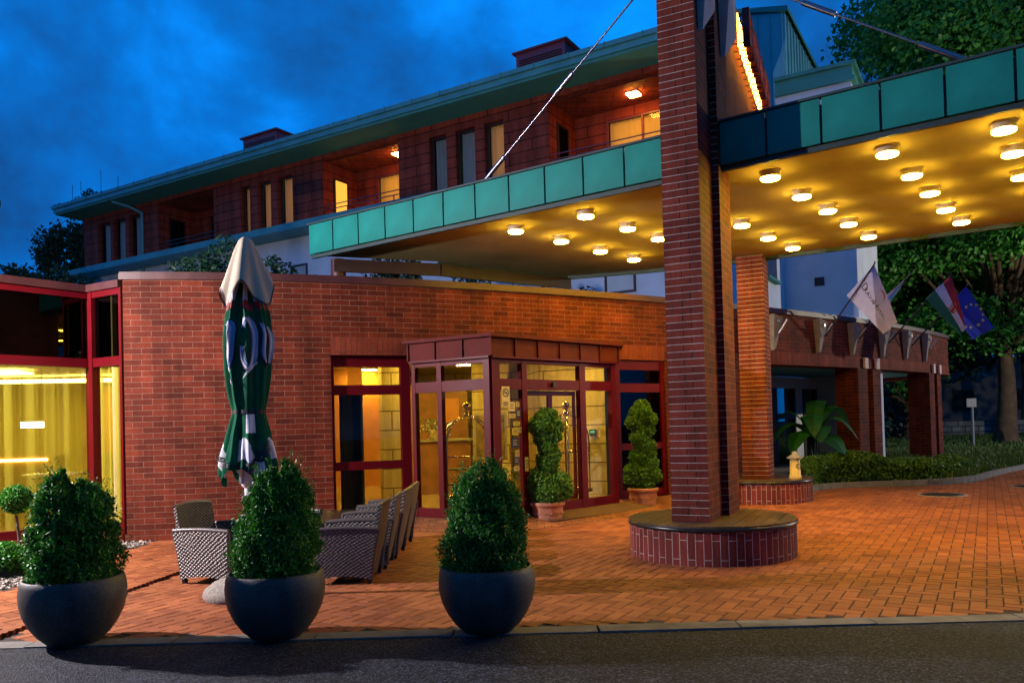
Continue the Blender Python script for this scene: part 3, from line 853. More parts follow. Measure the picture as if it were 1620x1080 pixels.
# glazed back wall of the arcade
def bw(s, o_): return aw(s, -3.3 + o_)
s1 = s_of_x(7.9)
mb = MB()
for (u0, u1, z0, z1) in ((s1 - .6, s1 + .9, 0, 2.5), (s1 + .9, s1 + 6, 2.2, 2.5), (s1 + 3.3, s1 + 3.9, .07, 2.2), (s1 + 5.0, s1 + 6.1, .07, 2.2)):
    arc_slab(mb, u0, u1, z0, z1, out=-3.3, thick=.2)
mb.build('back_wall', M['stucco'], wing)
mb = MB()
for u in (s1 + .95, s1 + 1.9, s1 + 2.05, s1 + 3.25, s1 + 3.95, s1 + 4.95):
    arc_slab(mb, u, u + .12, .07, 2.2, out=-3.28, thick=.1)
arc_slab(mb, s1 + 2.1, s1 + 3.3, 1.35, 1.5, out=-3.27, thick=.1)
mb.build('door_frame', M['darkwood'], wing)
mb = MB(); arc_slab(mb, s1 + .9, s1 + 5.1, .07, 2.2, out=-3.34, thick=.02); mb.build('pane', M['glass_blue'], wing)
mb = MB(); arc_slab(mb, s1 + .9, s1 + 5.1, .07, 2.2, out=-3.5, thick=.02); mb.build('blind', noisy('pale_blind', (.28, .33, .36), rough=.8), wing)

# concrete flag brackets on the curved wall, each with a socket
def bracket(X, lab):
    s0 = s_of_x(X); a = arc_dir(s0); c0 = aw(s0, .01)
    e0 = empty('flag_bracket', (c0[0], c0[1], 2.8), lab, 'flag bracket', 'tapered concrete flag brackets on the curved wall')
    tx, ty = math.cos(a), math.sin(a); nx, ny = ty, -tx
    def q(u, o_, z): return (c0[0] + tx * u + nx * o_, c0[1] + ty * u + ny * o_, z)
    p = MB()
    prof = [(-.15, 3.42), (.14, 3.36), (.12, 3.0), (.02, 2.76), (-.06, 2.72), (-.1, 3.0)]
    fr_ = [q(u, .17 if z > 3.1 else .07, z) for u, z in prof]; bk = [q(u, 0, z) for u, z in prof]
    p.face(fr_[::-1]); p.face(bk)
    for i in range(6):
        j = (i + 1) % 6; p.face([fr_[i], fr_[j], bk[j], bk[i]])
    p.build('bracket_body', M['concrete'], e0)
    p = MB(); p.tube([q(.03, .14, 3.05), q(.06, .32, 3.30)], .025, 8); p.tube([q(-.02, .16, 3.28), q(-.02, .19, 3.28)], .03, 10)
    p.build('socket', M['zinc'], e0)
    return e0, q
br = []
for X, lab in ((5.15, 'empty tapered flag bracket just right of the rear brick pier'), (6.42, 'flag bracket holding the pole of the white lettered flag'), (7.5, 'flag bracket holding the pole of the furled flag'),
               (8.62, 'flag bracket partly hidden below the tip of the white flag'), (9.62, 'flag bracket holding the pole of the blue starred flag'), (10.6, 'empty flag bracket at the far right end of the curved wall')):
    br.append(bracket(X, lab))

# ================================================================== FLAGS
def bilin(P, u, v, wave=0.03, ph=0.0):
    # P: a(top pole) b(lower pole) c(far lower) d(far top); u away from the pole, v down the pole
    a, b, c, d = P
    p = (a * (1 - v) + b * v) * (1 - u) + (d * (1 - v) + c * v) * u
    k_ = math.sin(u * 2.2 + v * 9 + ph) * wave * (0.25 + u) + math.sin(v * 17 + u * 3 + ph) * wave * .35 * u
    return p + Vector((.35, -.9, 0.1)) * k_
def flag(name, lab, X, tip, P, bands, n=(26, 24), wave=.03, ph=0.0):
    s0 = s_of_x(X); c0 = aw(s0, .18)
    base = Vector((c0[0], c0[1], 3.05)); tip = Vector(tip)
    e0 = empty(name, base, lab, 'flag', 'flags on slanting poles above the arcade')
    p = MB(); p.tube([base, tip], [.018, .014], 8); p.lathe([(0.001, 0), (.022, .02), (.001, .045)], tip, 8, cap=False)
    p.build('flag_pole', M['iron'], e0)
    P = [Vector(q_) for q_ in P]
    nu, nv = n
    lo = 0.0
    for (hi, mm, axis) in bands:
        p = MB()
        for i in range(nu):
            for j in range(nv):
                u0, u1, v0, v1 = i / nu, (i + 1) / nu, lo + (hi - lo) * j / nv, lo + (hi - lo) * (j + 1) / nv
                b_ = len(p.v)
                p.face([bilin(P, u0, v0, wave, ph), bilin(P, u1, v0, wave, ph), bilin(P, u1, v1, wave, ph), bilin(P, u0, v1, wave, ph)], uv=[(u0, v0), (u1, v0), (u1, v1), (u0, v1)], smooth=True)
        o_ = p.build('cloth', M[mm], e0)
        bm = bmesh.new(); bm.from_mesh(o_.data); bmesh.ops.remove_doubles(bm, verts=bm.verts[:], dist=1e-5); bm.to_mesh(o_.data); bm.free()
        lo = hi
    return e0, P

def px(x_, y_, Y):
    h = 670 - .027 * (x_ - 810)
    return ((x_ - 810) / 1250 * Y, Y, 1.42 + (h - y_) / 1250 * Y)
# white lettered flag
P = [px(1391, 418, 15.7), px(1345, 467, 16.15), px(1403, 528, 15.7), px(1423, 510, 15.5)]
e0, P = flag('hotel_flag', 'white flag lettered DRAVA HOTEL hanging from a dark slanting pole', 6.42, px(1392, 416, 15.7), P, [(1.0, 'flag_white', 0)], wave=.02)
def onflag(P, s_=1.0, u0=.5, v0=.5, rot=0, wave=.02, ph=0.0, off=.012):
    du = (P[3] - P[0]).length; dv = (P[1] - P[0]).length
    def fn(x_, y_, z_):
        c_, s__ = math.cos(rot), math.sin(rot)
        X_, Y_ = x_ * c_ - y_ * s__, x_ * s__ + y_ * c_
        u = u0 + X_ * s_ / du; v = v0 - Y_ * s_ / dv
        return bilin(P, u, v, wave, ph) + Vector((.28, -.92, .05)) * off
    return fn
place_text(text_mesh('D', .21), onflag(P, 1, .15, .50), 'lettering', M['ink'], e0)
place_text(text_mesh('RAVA', .15), onflag(P, 1, .315, .525), 'lettering', M['ink'], e0)
place_text(text_mesh('H', .21), onflag(P, 1, .51, .50), 'lettering', M['ink'], e0)
place_text(text_mesh('OTEL', .15), onflag(P, 1, .675, .525), 'lettering', M['ink'], e0)
mbx = MB(); f_ = onflag(P, 1, .46, .24)
arcp = [(math.cos(a_) * .13, math.sin(a_) * .10) for a_ in np.linspace(2.6, -.5, 14)]
for i in range(13):
    a_, b_ = arcp[i], arcp[i + 1]; w0 = .035 * math.sin(math.pi * i / 13) + .004; w1 = .035 * math.sin(math.pi * (i + 1) / 13) + .004
    mbx.face([f_(a_[0], a_[1], 0), f_(b_[0], b_[1], 0), f_(b_[0], b_[1] + w1, 0), f_(a_[0], a_[1] + w0, 0)])
mbx.build('emblem', M['red_cloth'], e0)
# furled flag behind it
P = [px(1449, 431, 16.7), px(1432, 449, 16.8), px(1411, 486, 16.8), px(1408, 466, 16.7)]
e2, P2 = flag('furled_flag', 'furled pale flag wrapped on its pole behind the white flag', 7.5, px(1451, 429, 16.7), P, [(.35, 'flag_white', 0), (.62, 'blue_cloth', 0), (1.0, 'flag_white', 0)], wave=.05, ph=1)
# Hungarian tricolour
P = [px(1511, 434, 17.4), px(1471, 472, 17.7), px(1524, 532, 17.5), px(1534, 512, 17.2)]
e3, P3 = flag('tricolour_flag', 'red white green flag with a coat of arms, overlapping the blue flag', 8.62, px(1512, 432, 17.4), P, [(.30, 'red_cloth', 0), (.64, 'flag_white', 0), (1.0, 'flag_green', 0)], wave=.03, ph=2)
# coat of arms: halved shield with a crown
f_ = onflag(P3, 1, .52, .47, wave=.03, ph=2, off=.018)
mbx = MB()
for i in range(4):
    y0_ = -.12 + i * .062
    mbx.face([f_(-.10, y0_, 0), f_(0, y0_, 0), f_(0, y0_ + .031, 0), f_(-.10, y0_ + .031, 0)])
mbx.face([f_(0, -.14, 0), f_(.09, -.08, 0), f_(.10, .12, 0), f_(0, .12, 0)])
mbx.face([f_(-.07, .13, 0), f_(.07, .13, 0), f_(.05, .20, 0), f_(0, .225, 0), f_(-.05, .20, 0)])
mbx.build('coat_of_arms', M['red_cloth'], e3)
f_ = onflag(P3, 1, .52, .47, wave=.03, ph=2, off=.026)
mbx = MB(); mbx.face([f_(.04, -.07, 0), f_(.06, -.07, 0), f_(.06, .08, 0), f_(.04, .08, 0)]); mbx.face([f_(.02, .03, 0), f_(.085, .03, 0), f_(.085, .045, 0), f_(.02, .045, 0)]); mbx.face([f_(-.05, .15, 0), f_(.05, .15, 0), f_(.04, .17, 0), f_(-.04, .17, 0)])
mbx.build('coat_of_arms', M['gold_cloth'], e3)
# starred blue flag
P = [px(1536, 453, 18.1), px(1505, 482, 18.4), px(1541, 538, 18.2), px(1579, 517, 17.9)]
e4, P4 = flag('starred_flag', 'blue flag with a ring of yellow stars, rightmost of the flags', 9.62, px(1537, 451, 18.1), P, [(1.0, 'navy_cloth', 0)], wave=.03, ph=3)
f_ = onflag(P4, 1, .54, .50, wave=.03, ph=3, off=.015)
for k in range(12):
    mbx = MB(); cx_, cy_ = .26 * math.cos(k * math.pi / 6), .26 * math.sin(k * math.pi / 6)
    st = [f_(cx_ + (.045 if i % 2 == 0 else .018) * math.sin(i * math.pi / 5), cy_ + (.045 if i % 2 == 0 else .018) * math.cos(i * math.pi / 5), 0) for i in range(10)]
    ce = f_(cx_, cy_, 0)
    for i in range(10): mbx.face([ce, st[i], st[(i + 1) % 10]])
    mbx.build('star', M['gold_cloth'], e4)

# ================================================================== ENTRANCE VESTIBULE
ves = empty('entrance_vestibule', (-.28, 10.86, .11), 'red framed glass entrance bay with sliding doors and copper hood', 'entrance')
A_, C_, B_ = Vector((-1.43, 11.55)), Vector((-.28, 10.86)), Vector((1.65, 12.72))
def fbar(mb_, a, b, t0, t1, z0, z1, th_=.08, off=0.0):
    d = (b - a); L = d.length; d.normalize(); c_ = a + d * (t0 + t1) / 2
    n_ = Vector((d.y, -d.x)) * off
    mb_.box((c_.x + n_.x, c_.y + n_.y, (z0 + z1) / 2), (t1 - t0, th_, z1 - z0), math.atan2(d.y, d.x))
def glazing(a, b, posts, rails, parent, th_=.09, zb=.11, zt=2.36, glass='glass', gpanes=None):
    L = (b - a).length
    mb_ = MB()
    for (t0, t1) in posts: fbar(mb_, a, b, t0, t1, zb, zt, th_)
    pp = sorted(posts)
    for (z0, z1) in rails:
        for (x0, x1) in zip([p[1] for p in pp[:-1]], [p[0] for p in pp[1:]]):
            fbar(mb_, a, b, x0 + .0005, x1 - .0005, z0, z1, th_ - .012)
    mb_.build('frame', M['red_paint'], parent)
    rs = sorted(rails)
    for (x0, x1) in zip([p[1] for p in pp[:-1]], [p[0] for p in pp[1:]]):
        for (z0, z1) in zip([r_[1] for r_ in rs[:-1]], [r_[0] for r_ in rs[1:]]):
            g_ = MB(); fbar(g_, a, b, x0 - .01, x1 + .01, z0 - .01, z1 + .01, .008)
            g_.build('pane', M[glass], parent)
LA = (C_ - A_).length; LB = (B_ - C_).length
rl = [(.11, .24), (1.90, 2.05), (2.27, 2.36)]
# pixel-measured post places along both faces
glazing(A_, C_, [(0, .06), (.45, .53), (LA - .10, LA)], rl, ves)
glazing(C_, B_, [(0.001, .13), (.56, .66), (1.80, 1.93), (LB - .12, LB)], rl, ves)
# sliding door leaves
for (t0, t1) in ((.67, 1.225), (1.235, 1.79)):
    mb = MB()
    fbar(mb, C_, B_, t0, t0 + .035, .25, 1.89, .04, off=-.07); fbar(mb, C_, B_, t1 - .035, t1, .25, 1.89, .04, off=-.07)
    fbar(mb, C_, B_, t0 + .035, t1 - .035, .25, .33, .04, off=-.07); fbar(mb, C_, B_, t0 + .035, t1 - .035, 1.82, 1.89, .04, off=-.07)
    d_ = mb.build('sliding_door', M['red_paint'], ves)
    g_ = MB(); fbar(g_, C_, B_, t0 + .03, t1 - .03, .32, 1.83, .008, off=-.07); g_.build('pane', M['glass'], d_)
# door sensor
mb = MB(); dB = (B_ - C_).normalized(); q_ = C_ + dB * 1.2 + Vector((dB.y, -dB.x)) * .06
mb.box((q_.x, q_.y, 1.98), (.07, .05, .06), math.atan2(dB.y, dB.x)); mb.build('sensor', M['black_metal'], ves)
# side glazing left and right in the wall opening
Wl, Wr = Vector(aw(SL + .01, -.12)), Vector(aw(s_of_x(-1.45), -.12))
Ll = (Wr - Wl).length
glazing(Wl, Wr, [(0, .035), (Ll - .14, Ll)], [(.02, .20), (.82, .94), (1.89, 2.03), (2.29, 2.45)], ves, zb=.02, zt=2.45)
Vl, Vr = Vector(aw(s_of_x(1.68), -.08)), Vector(aw(SR - .01, -.08)); Lr = (Vr - Vl).length
glazing(Vl, Vr, [(0, .20), (Lr - .07, Lr)], [(.11, .24), (.92, 1.03), (1.90, 2.05), (2.28, 2.45)], ves, zt=2.45, glass='glass_dark')
# header between glazing and wall opening, behind the hood
mb = MB()
mb.prism([tuple(A_ + Vector((-.02, .06))), tuple(C_ + Vector((0, .02))), tuple(B_ + Vector((.05, .02))), aw(s_of_x(1.9), -.2), aw(s_of_x(-1.5), -.25)], 2.365, 2.45)
mb.build('ceiling_panel', M['ceil'], ves)
# copper hood
nA = Vector(((C_ - A_).y, -(C_ - A_).x)).normalized(); nB = Vector((dB.y, -dB.x))
def hood_ring(off, ext=.02):
    a = A_ + nA * off - (C_ - A_).normalized() * ext; b = B_ + nB * off + dB * ext
    c = C_ + (nA + nB) / (1 + nA.dot(nB)) * off
    return a, c, b
a, c, b = hood_ring(.10)
mb = MB()
mb.prism([tuple(a), tuple(c), tuple(b), aw(s_of_x(b.x + .05), -.04), aw(s_of_x(a.x), -.04)], 2.36, 2.61)
hd = mb.build('hood', M['hood'], ves)
mb = MB()
a2, c2, b2 = hood_ring(.17, .06)
mb.prism([tuple(a2), tuple(c2), tuple(b2), aw(s_of_x(b2.x + .05), .0), aw(s_of_x(a2.x), .0)], 2.612, 2.66)
mb.build('hood_lid', M['hood'], ves)
mb = MB()
a, c, b = hood_ring(.112, .0)
for (p0_, p1_, n_) in ((a, c, 3), (c, b, 6)):
    L = (p1_ - p0_).length; d = (p1_ - p0_).normalized()
    for k in range(n_ + 1):
        q_ = p0_ + d * (L * k / n_)
        mb = MB(); mb.box((q_.x, q_.y, 2.485), (.022, .03, .245), math.atan2(d.y, d.x)); mb.build('seam', M['hood'], hd)
mb = MB(); a, c, b = hood_ring(.05, .0)
fbar(mb, a, c, 0, (c - a).length, 2.33, 2.359, .12); fbar(mb, c, b, 0, (b - c).length, 2.33, 2.358, .12)
mb.build('head_rail', M['red_paint'], ves)

# notices on the door glass
def notice(t, z, w_, h_, m_, lab, a=C_, d=dB, n_=nB, off=.012, mark=None, ring=False):
    q_ = a + d * t + n_ * (off)
    e_ = empty('notice', (q_.x, q_.y, z), lab, 'notice', 'stickers on the entrance glass')
    mb_ = MB(); mb_.box((q_.x, q_.y, z), (w_, .004, h_), math.atan2(d.y, d.x)); mb_.build('sheet', M[m_], e_)
    q2 = q_ + n_ * .005
    mb_ = MB()
    if ring:
        R0, R1 = w_ * .40, w_ * .31; cz = z + h_ * .18
        for k_ in range(24):
            a0, a1 = k_ * math.pi / 12, (k_ + 1) * math.pi / 12
            def pp(r_, an): v_ = q2 + d * (r_ * math.cos(an)); return (v_.x, v_.y, cz + r_ * math.sin(an))
            mb_.face([pp(R1, a0), pp(R0, a0), pp(R0, a1), pp(R1, a1)])
        def pr(u, zz_): v_ = q2 + d * u; return (v_.x, v_.y, cz + zz_)
        mb_.face([pr(-R1 * .75, R1 * .6), pr(-R1 * .6, R1 * .75), pr(R1 * .75, -R1 * .6), pr(R1 * .6, -R1 * .75)][::-1])
        mb_.face([pr(-R1 * .7, -.006), pr(R1 * .7, -.006), pr(R1 * .7, .008), pr(-R1 * .7, .008)])
        for k_ in range(4):
            zz_ = -h_ * .42 - h_ * .0 + k_ * .0
        for k_ in range(4):
            z_ = z - h_ * .28 - k_ * h_ * .055
            v0, v1 = q2 - d * w_ * .33, q2 + d * w_ * (.33 - .08 * (k_ % 2))
            mb_.face([(v0.x, v0.y, z_), (v1.x, v1.y, z_), (v1.x, v1.y, z_ + .007), (v0.x, v0.y, z_ + .007)])
    else:
        for k_ in range(3):
            z_ = z + h_ * (.22 - .22 * k_)
            v0, v1 = q2 - d * w_ * .33, q2 + d * w_ * (.33 - .12 * (k_ % 2))
            mb_.face([(v0.x, v0.y, z_), (v1.x, v1.y, z_), (v1.x, v1.y, z_ + h_ * .07), (v0.x, v0.y, z_ + h_ * .07)])
    mb_.build('print', M['black_ink'] if not m_ == 'sticker_blue' else M['paper'], e_)
notice(.225, 1.80, .15, .28, 'paper', 'cream no-smoking notice with a crossed cigarette on the red corner post', ring=True, off=.052)
nl = [(.37, 1.66, .13, .13, 'paper', 'square cream notice at the top of the glass, left column'), (.49, 1.69, .07, .07, 'sticker_yellow', 'small yellow sticker at top right of the stickered glass'),
      (.38, 1.53, .12, .06, 'paper', 'narrow cream strip below the top notice on the glass'), (.50, 1.56, .09, .11, 'sticker_blue', 'dark square sticker right of the cream strip'),
      (.46, 1.42, .13, .06, 'sticker_yellow', 'yellow strip sticker between dark sticker and green card'), (.43, 1.31, .13, .10, 'sticker_yellow', 'yellow green card in the middle of the stickered glass'),
      (.53, 1.33, .05, .08, 'paper', 'tiny pale sticker right of the yellow green card'), (.42, 1.15, .13, .14, 'sticker_blue', 'large dark sticker below the yellow green card'),
      (.46, 1.0, .08, .09, 'paper', 'pale card below the large dark sticker'), (.44, .90, .10, .10, 'sticker_blue', 'blue payment sticker in the lower glass'), (.44, .79, .10, .07, 'paper', 'lowest pale card on the stickered glass'),
      (.60, .84, .07, .20, 'sticker_yellow', 'upright yellow sticker on the red door post')]
for (t_, z_, w_, h_, m_, lab) in nl:
    notice(t_, z_ + .0, w_, h_, m_, lab, off=.052 if t_ > .57 else .012)

# ------------------------------------------------------------------ interior furnishing
def luggage_cart(loc, rz, lab):
    e_ = empty('luggage_cart', (0, 0, 0), lab, 'luggage cart', 'brass luggage carts in the lobby')
    mb_ = MB(); mb_.box((0, 0, .17), (.78, .5, .05)); mb_.build('platform', M['mat_brown'], e_)
    mb_ = MB()
    cs = [(-.36, -.22), (.36, -.22), (.36, .22), (-.36, .22)]
    for (x_, y_) in cs:
        path = [(x_, y_, .18), (x_, y_, 1.0)] + [(x_ * math.cos(a_), y_ * math.cos(a_), 1.0 + .42 * math.sin(a_)) for a_ in np.linspace(.15, math.pi / 2, 9)]
        mb_.tube(path, .015, 10)
    for i in range(4):
        a_, b_ = cs[i], cs[(i + 1) % 4]
        mb_.tube([(a_[0], a_[1], .20), (b_[0], b_[1], .20)], .014, 8)
    mb_.tube([(-.36, -.22, .82), (-.36, .22, .82)], .012, 8); mb_.tube([(.36, -.22, .82), (.36, .22, .82)], .012, 8); mb_.tube([(-.36, -.22, .82), (-.02, -.22, .82)], .012, 8)
    mb_.build('rail', M['brass'], e_)
    mb_ = MB(); mb_.lathe([(.001, 1.40), (.05, 1.42), (.07, 1.45), (.03, 1.48), (.025, 1.51), (.058, 1.54), (.066, 1.58), (.05, 1.625), (.001, 1.645)], (0, 0, 0), 20, cap=False); mb_.build('finial', M['brass'], e_)
    for (x_, y_) in cs:
        mb_ = MB(); mb_.tube([(x_ * .85, y_ * .8 - .02, .07), (x_ * .85, y_ * .8 + .02, .07)], .065, 14); mb_.tube([(x_ * .85, y_ * .8, .07), (x_ * .85, y_ * .8, .16)], .015, 6)
        mb_.build('castor', M['zinc'], e_)
    e_.location = loc; e_.rotation_euler[2] = rz
    return e_
lc = luggage_cart((-.70, 12.15, .12), .25, 'brass luggage cart behind the left glass of the entrance bay')
copy_tree(lc, (.88, 12.95, .12), 1.0, 'brass luggage cart seen through the sliding doors beside the topiary')

desk = empty('reception_desk', (-1.35, 15.3, .12), 'wooden reception cabinet seen through the left entrance glass', 'desk')
mb = MB(); mb.box((-1.35, 15.3, .62), (1.0, .5, 1.0), .2); mb.build('body', M['wood'], desk)
mb = MB(); mb.box((-1.35, 15.3, 1.14), (1.1, .6, .04), .2); mb.build('top', M['concrete'], desk)
sh = empty('display_shelf', (-.95, 13.7, .12), 'low dark open shelf standing in the lobby', 'shelf')
mb = MB()
for z in (.14, .4, .66): mb.box((-1.02, 13.7, z), (.5, .3, .025))
mb.build('shelf', M['darkwood'], sh)
mb = MB()
for x_ in (-1.27, -.77): mb.box((x_, 13.7, .40), (.024, .3, .56))
mb.build('side_panel', M['darkwood'], sh)
pt = empty('potted_flowers', (-1.5, 15.2, 1.16), 'pot of pale flowers standing on the reception cabinet', 'plant')
mb = MB(); mb.lathe([(.06, 0), (.09, .12), (.10, .13)], (-1.5, 15.2, 1.16), 16); mb.build('pot', M['paper'], pt)
cc = rng.normal(0, 1, (260, 3)) * np.array([.13, .1, .11]) + np.array([-1.5, 15.2, 1.42])
quadmesh('foliage', quads(cc, .04, .07), leafmat('flower', (.05, .12, .02), (.6, .5, .4)), pt)
pic = empty('framed_poster', (-.42, 14.9, 1.15), 'framed poster on the lobby wall behind the luggage cart', 'poster')
mb = MB(); mb.box((-.42, 14.9, 1.2), (.62, .03, .85)); mb.build('frame', M['concrete'], pic)
mb = MB(); mb.box((-.42, 14.88, 1.2), (.54, .01, .77)); mb.build('print', noisy('poster_print', (.16, .10, .05), var=.8, scale=5), pic)
mb = MB(); wallseg(mb, (-.75, 14.96), (-.05, 14.93), .12, 2.72, .05); mb.build('interior_wall', M['wall_cream'], wing)
cab = empty('wood_cabinet', (-1.75, 17.9, .12), 'tall wooden wall unit with a lit niche at the back of the lobby', 'cabinet')
mb = MB(); mb.box((-1.65, 18.0, 1.25), (1.3, .3, 2.2)); mb.build('body', M['wood'], cab)
mb = MB(); mb.box((-1.45, 17.83, 1.75), (.5, .03, .55)); mb.build('niche', M['orange_wall'], cab)
bt = empty('buffet_counter', (-3.2, 18.2, .12), 'bright white buffet table laid with dishes, deep in the lobby', 'table')
mb = MB(); mb.box((-3.2, 18.2, .58), (1.3, .6, .9)); mb.build('cloth', M['white_cloth'], bt)
mb = MB()
for k in range(7): mb.lathe([(.03, 0), (.08, .05), (.085, .10), (.02, .14)], (-3.7 + k * .17, 18.1, 1.03), 10)
mb.build('dish', M['steel'], bt)
tp = empty('terminal', (1.55, 14.30, 1.15), 'small dark card terminal on the lobby wall behind the right glass', 'terminal')
mb = MB(); mb.box((1.45, 14.31, 1.22), (.12, .04, .12), -.38); mb.build('case', M['black_metal'], tp)
mb = MB(); mb.box((1.442, 14.288, 1.235), (.08, .004, .045), -.38); mb.build('screen', emit('green_lcd', (.3, .9, .5), .5), tp)

# dark curtain behind the left side glazing, and behind the right one
def curtain(name, a, b, z0, z1, m_, lab, amp=.035, freq=26, n=80):
    a = Vector(a); b = Vector(b); L = (b - a).length; d = (b - a).normalized(); nn_ = Vector((d.y, -d.x))
    mb_ = MB(); pts_ = []
    for i in range(n + 1):
        u = i / n
        q_ = a + d * L * u + nn_ * amp * (math.sin(u * L * freq) + .5 * math.sin(u * L * freq * 1.7 + 1))
        pts_.append(q_)
    for i in range(n):
        p_, q_ = pts_[i], pts_[i + 1]
        mb_.face([(p_.x, p_.y, z0), (q_.x, q_.y, z0), (q_.x, q_.y, z1), (p_.x, p_.y, z1)], smooth=False)
    o_ = mb_.build(name, m_)
    return tag(o_, lab, 'curtain', 'curtains behind the ground-floor glass')
curtain('curtain', (-2.50, 11.42), (-2.18, 11.55), .14, 2.0, M['dark_cloth'], 'black curtain behind the left edge of the side glazing')
curtain('curtain', (1.55, 13.25), (2.6, 14.0), .14, 2.6, M['dark_cloth'], 'dark curtain behind the narrow glazing right of the doors')
curtain('sheer_curtain', (-7.36, 8.62), (-5.86, 10.78), .16, 2.34, M['sheer'], 'yellow sheer curtain behind the long glass of the corner bay', amp=.02, n=160)
curtain('sheer_curtain', (-8.9, 6.45), (-7.36, 8.62), .16, 2.34, M['sheer'], 'sheer curtain behind the nearest glass of the corner bay, off the left edge', amp=.02, n=120)
curtain('sheer_curtain', (-5.72, 10.86), (-5.2, 10.55), .16, 2.34, M['sheer'], 'gathered yellow sheer curtain behind the short glass beside the brick wall', amp=.03, freq=40, n=100)

# ceiling lights in lobby and dining room
def ceiling_light(p, w_, d_, lab, m_='lobby_glow', zc=2.72, fr=True):
    e_ = empty('ceiling_light', (p[0], p[1], zc), lab, 'ceiling light', 'recessed ceiling lights in the lobby')
    mb_ = MB(); mb_.box((p[0], p[1], zc - .02), (w_ + .04, d_ + .04, .025)); mb_.build('frame', M['ceil'], e_)
    mb_ = MB(); mb_.box((p[0], p[1], zc - .04), (w_, d_, .012)); mb_.build('diffuser', M[m_], e_)
    return e_
cl = [(-1.45, 13.9, 'lobby ceiling light seen above the left pane of the bay'), (-.55, 13.2, 'lobby ceiling light seen near the red corner post'), (.05, 12.4, 'lobby ceiling light seen above the stickered glass'), (.95, 13.0, 'lobby ceiling light seen above the sliding doors'),
      (-2.9, 14.2, 'lobby ceiling light above the side glazing'), (-3.1, 17.3, 'lobby ceiling light above the buffet counter'), (-1.0, 16.6, 'lobby ceiling light above the reception cabinet'), (1.2, 13.5, 'lobby ceiling light in front of the cream wall')]
for x_, y_, lab in cl: ceiling_light((x_, y_), .28, .28, lab)
# smoke detector
mb = MB(); mb.lathe([(.04, 0), (.07, .03), (.07, .05)], (-2.45, 12.6, 2.66), 16); tag(mb.build('smoke_detector', M['black_metal']), 'small dark smoke detector on the lobby ceiling behind the top pane', 'smoke detector')

# dining room
mb = MB(); mb.box((-9.2, 13.3, 2.36), (5.0, .25, .05), .15); tag(mb.build('cove_light', M['cove_glow']), 'long bright cove light high in the dining room', 'light')
mb = MB(); mb.box((-7.75, 12.0, 2.40), (.7, .5, .03), .1); tag(mb.build('ceiling_light', M['cove_glow']), 'yellow ceiling light in the dining room near the bay corner', 'ceiling light')
e_ = empty('hanging_lamp', (-7.35, 12.1, 1.55), 'white rectangular lamp glowing behind the sheer curtain', 'lamp')
mb = MB(); mb.box((-7.35, 12.1, 1.60), (.30, .1, .09)); mb.build('diffuser', M['tube_white'], e_)
mb = MB(); mb.tube([(-7.5, 12.1, 1.65), (-7.5, 12.1, 2.45)], .006, 6); mb.tube([(-7.2, 12.1, 1.65), (-7.2, 12.1, 2.45)], .006, 6); mb.build('cord', M['black_metal'], e_)
e_ = empty('bar_counter', (-7.9, 12.3, .12), 'bar counter with a glowing yellow edge inside the dining room', 'bar counter')
mb = MB(); mb.box((-7.9, 12.5, .62), (1.5, .5, 1.0), .12); mb.build('body', M['wood'], e_)
mb = MB(); mb.box((-7.9, 12.23, 1.06), (1.3, .03, .04), .12); mb.build('light_strip', M['cove_glow'], e_)
mb = MB(); mb.box((-7.2, 14.5, 1.7), (.9, .05, 1.2)); tag(mb.build('wall_panel', M['orange_wall']), 'orange wall panel behind the bar counter', 'panel')
e_ = empty('indoor_palm', (-8.1, 11.0, .12), 'dark palm standing inside the dining room at the left edge', 'plant')
mb = MB(); mb.lathe([(.16, 0), (.2, .35)], (-8.1, 11.0, .12), 16); mb.tube([(-8.1, 11, .4), (-8.1, 11, 1.3)], .03, 8); mb.build('pot', M['soil'], e_)
cc = []
for k in range(34):
    a_ = rng.uniform(0, 6.28); L_ = rng.uniform(.4, .75); el = rng.uniform(.1, 1.2)
    for u in np.linspace(.15, 1, 12):
        cc.append((-8.1 + math.cos(a_) * L_ * u, 11 + math.sin(a_) * L_ * u, 1.25 + L_ * u * math.sin(el) - .5 * u * u * L_))
quadmesh('fronds', quads(np.array(cc), .03, .16), M['leaf_dark'], e_)

for k, (x_, y_, lab) in enumerate(((-8.6, 10.2, 'round dining table behind the sheer curtain'), (-6.9, 11.9, 'round dining table deeper inside near the bay corner'))):
    e_ = empty('dining_table', (x_, y_, .12), lab, 'table', 'tables in the dining room')
    mb = MB(); mb.lathe([(.001, .71), (.42, .71), (.42, .74), (.001, .745)], (x_, y_, .12), 24, cap=False); mb.build('table_top', M['white_cloth'], e_)
    mb = MB(); mb.lathe([(.22, 0), (.22, .03), (.04, .05), (.04, .71)], (x_, y_, .12), 16); mb.build('leg', M['darkwood'], e_)
    for q, a_ in enumerate((.4, 2.2, 3.9)):
        cx_, cy_ = x_ + .62 * math.cos(a_), y_ + .62 * math.sin(a_)
        c_e = empty('dining_chair', (cx_, cy_, .12), ('first', 'second', 'third')[q] + ' dark chair at the ' + ('near' if k == 0 else 'deeper') + ' dining table', 'chair', 'chairs in the dining room')
        mb = MB(); mb.box((cx_, cy_, .57), (.4, .4, .05), a_); mb.build('seat', M['darkwood'], c_e)
        mb = MB(); mb.box((cx_ + .2 * math.cos(a_), cy_ + .2 * math.sin(a_), .86), (.03, .38, .5), a_); mb.build('backrest', M['darkwood'], c_e)
        for sx_ in (-1, 1):
            for sy_ in (-1, 1):
                mb = MB(); mb.box((cx_ + sx_ * .16, cy_ + sy_ * .16, .33), (.035, .035, .42)); mb.build('leg', M['darkwood'], c_e)

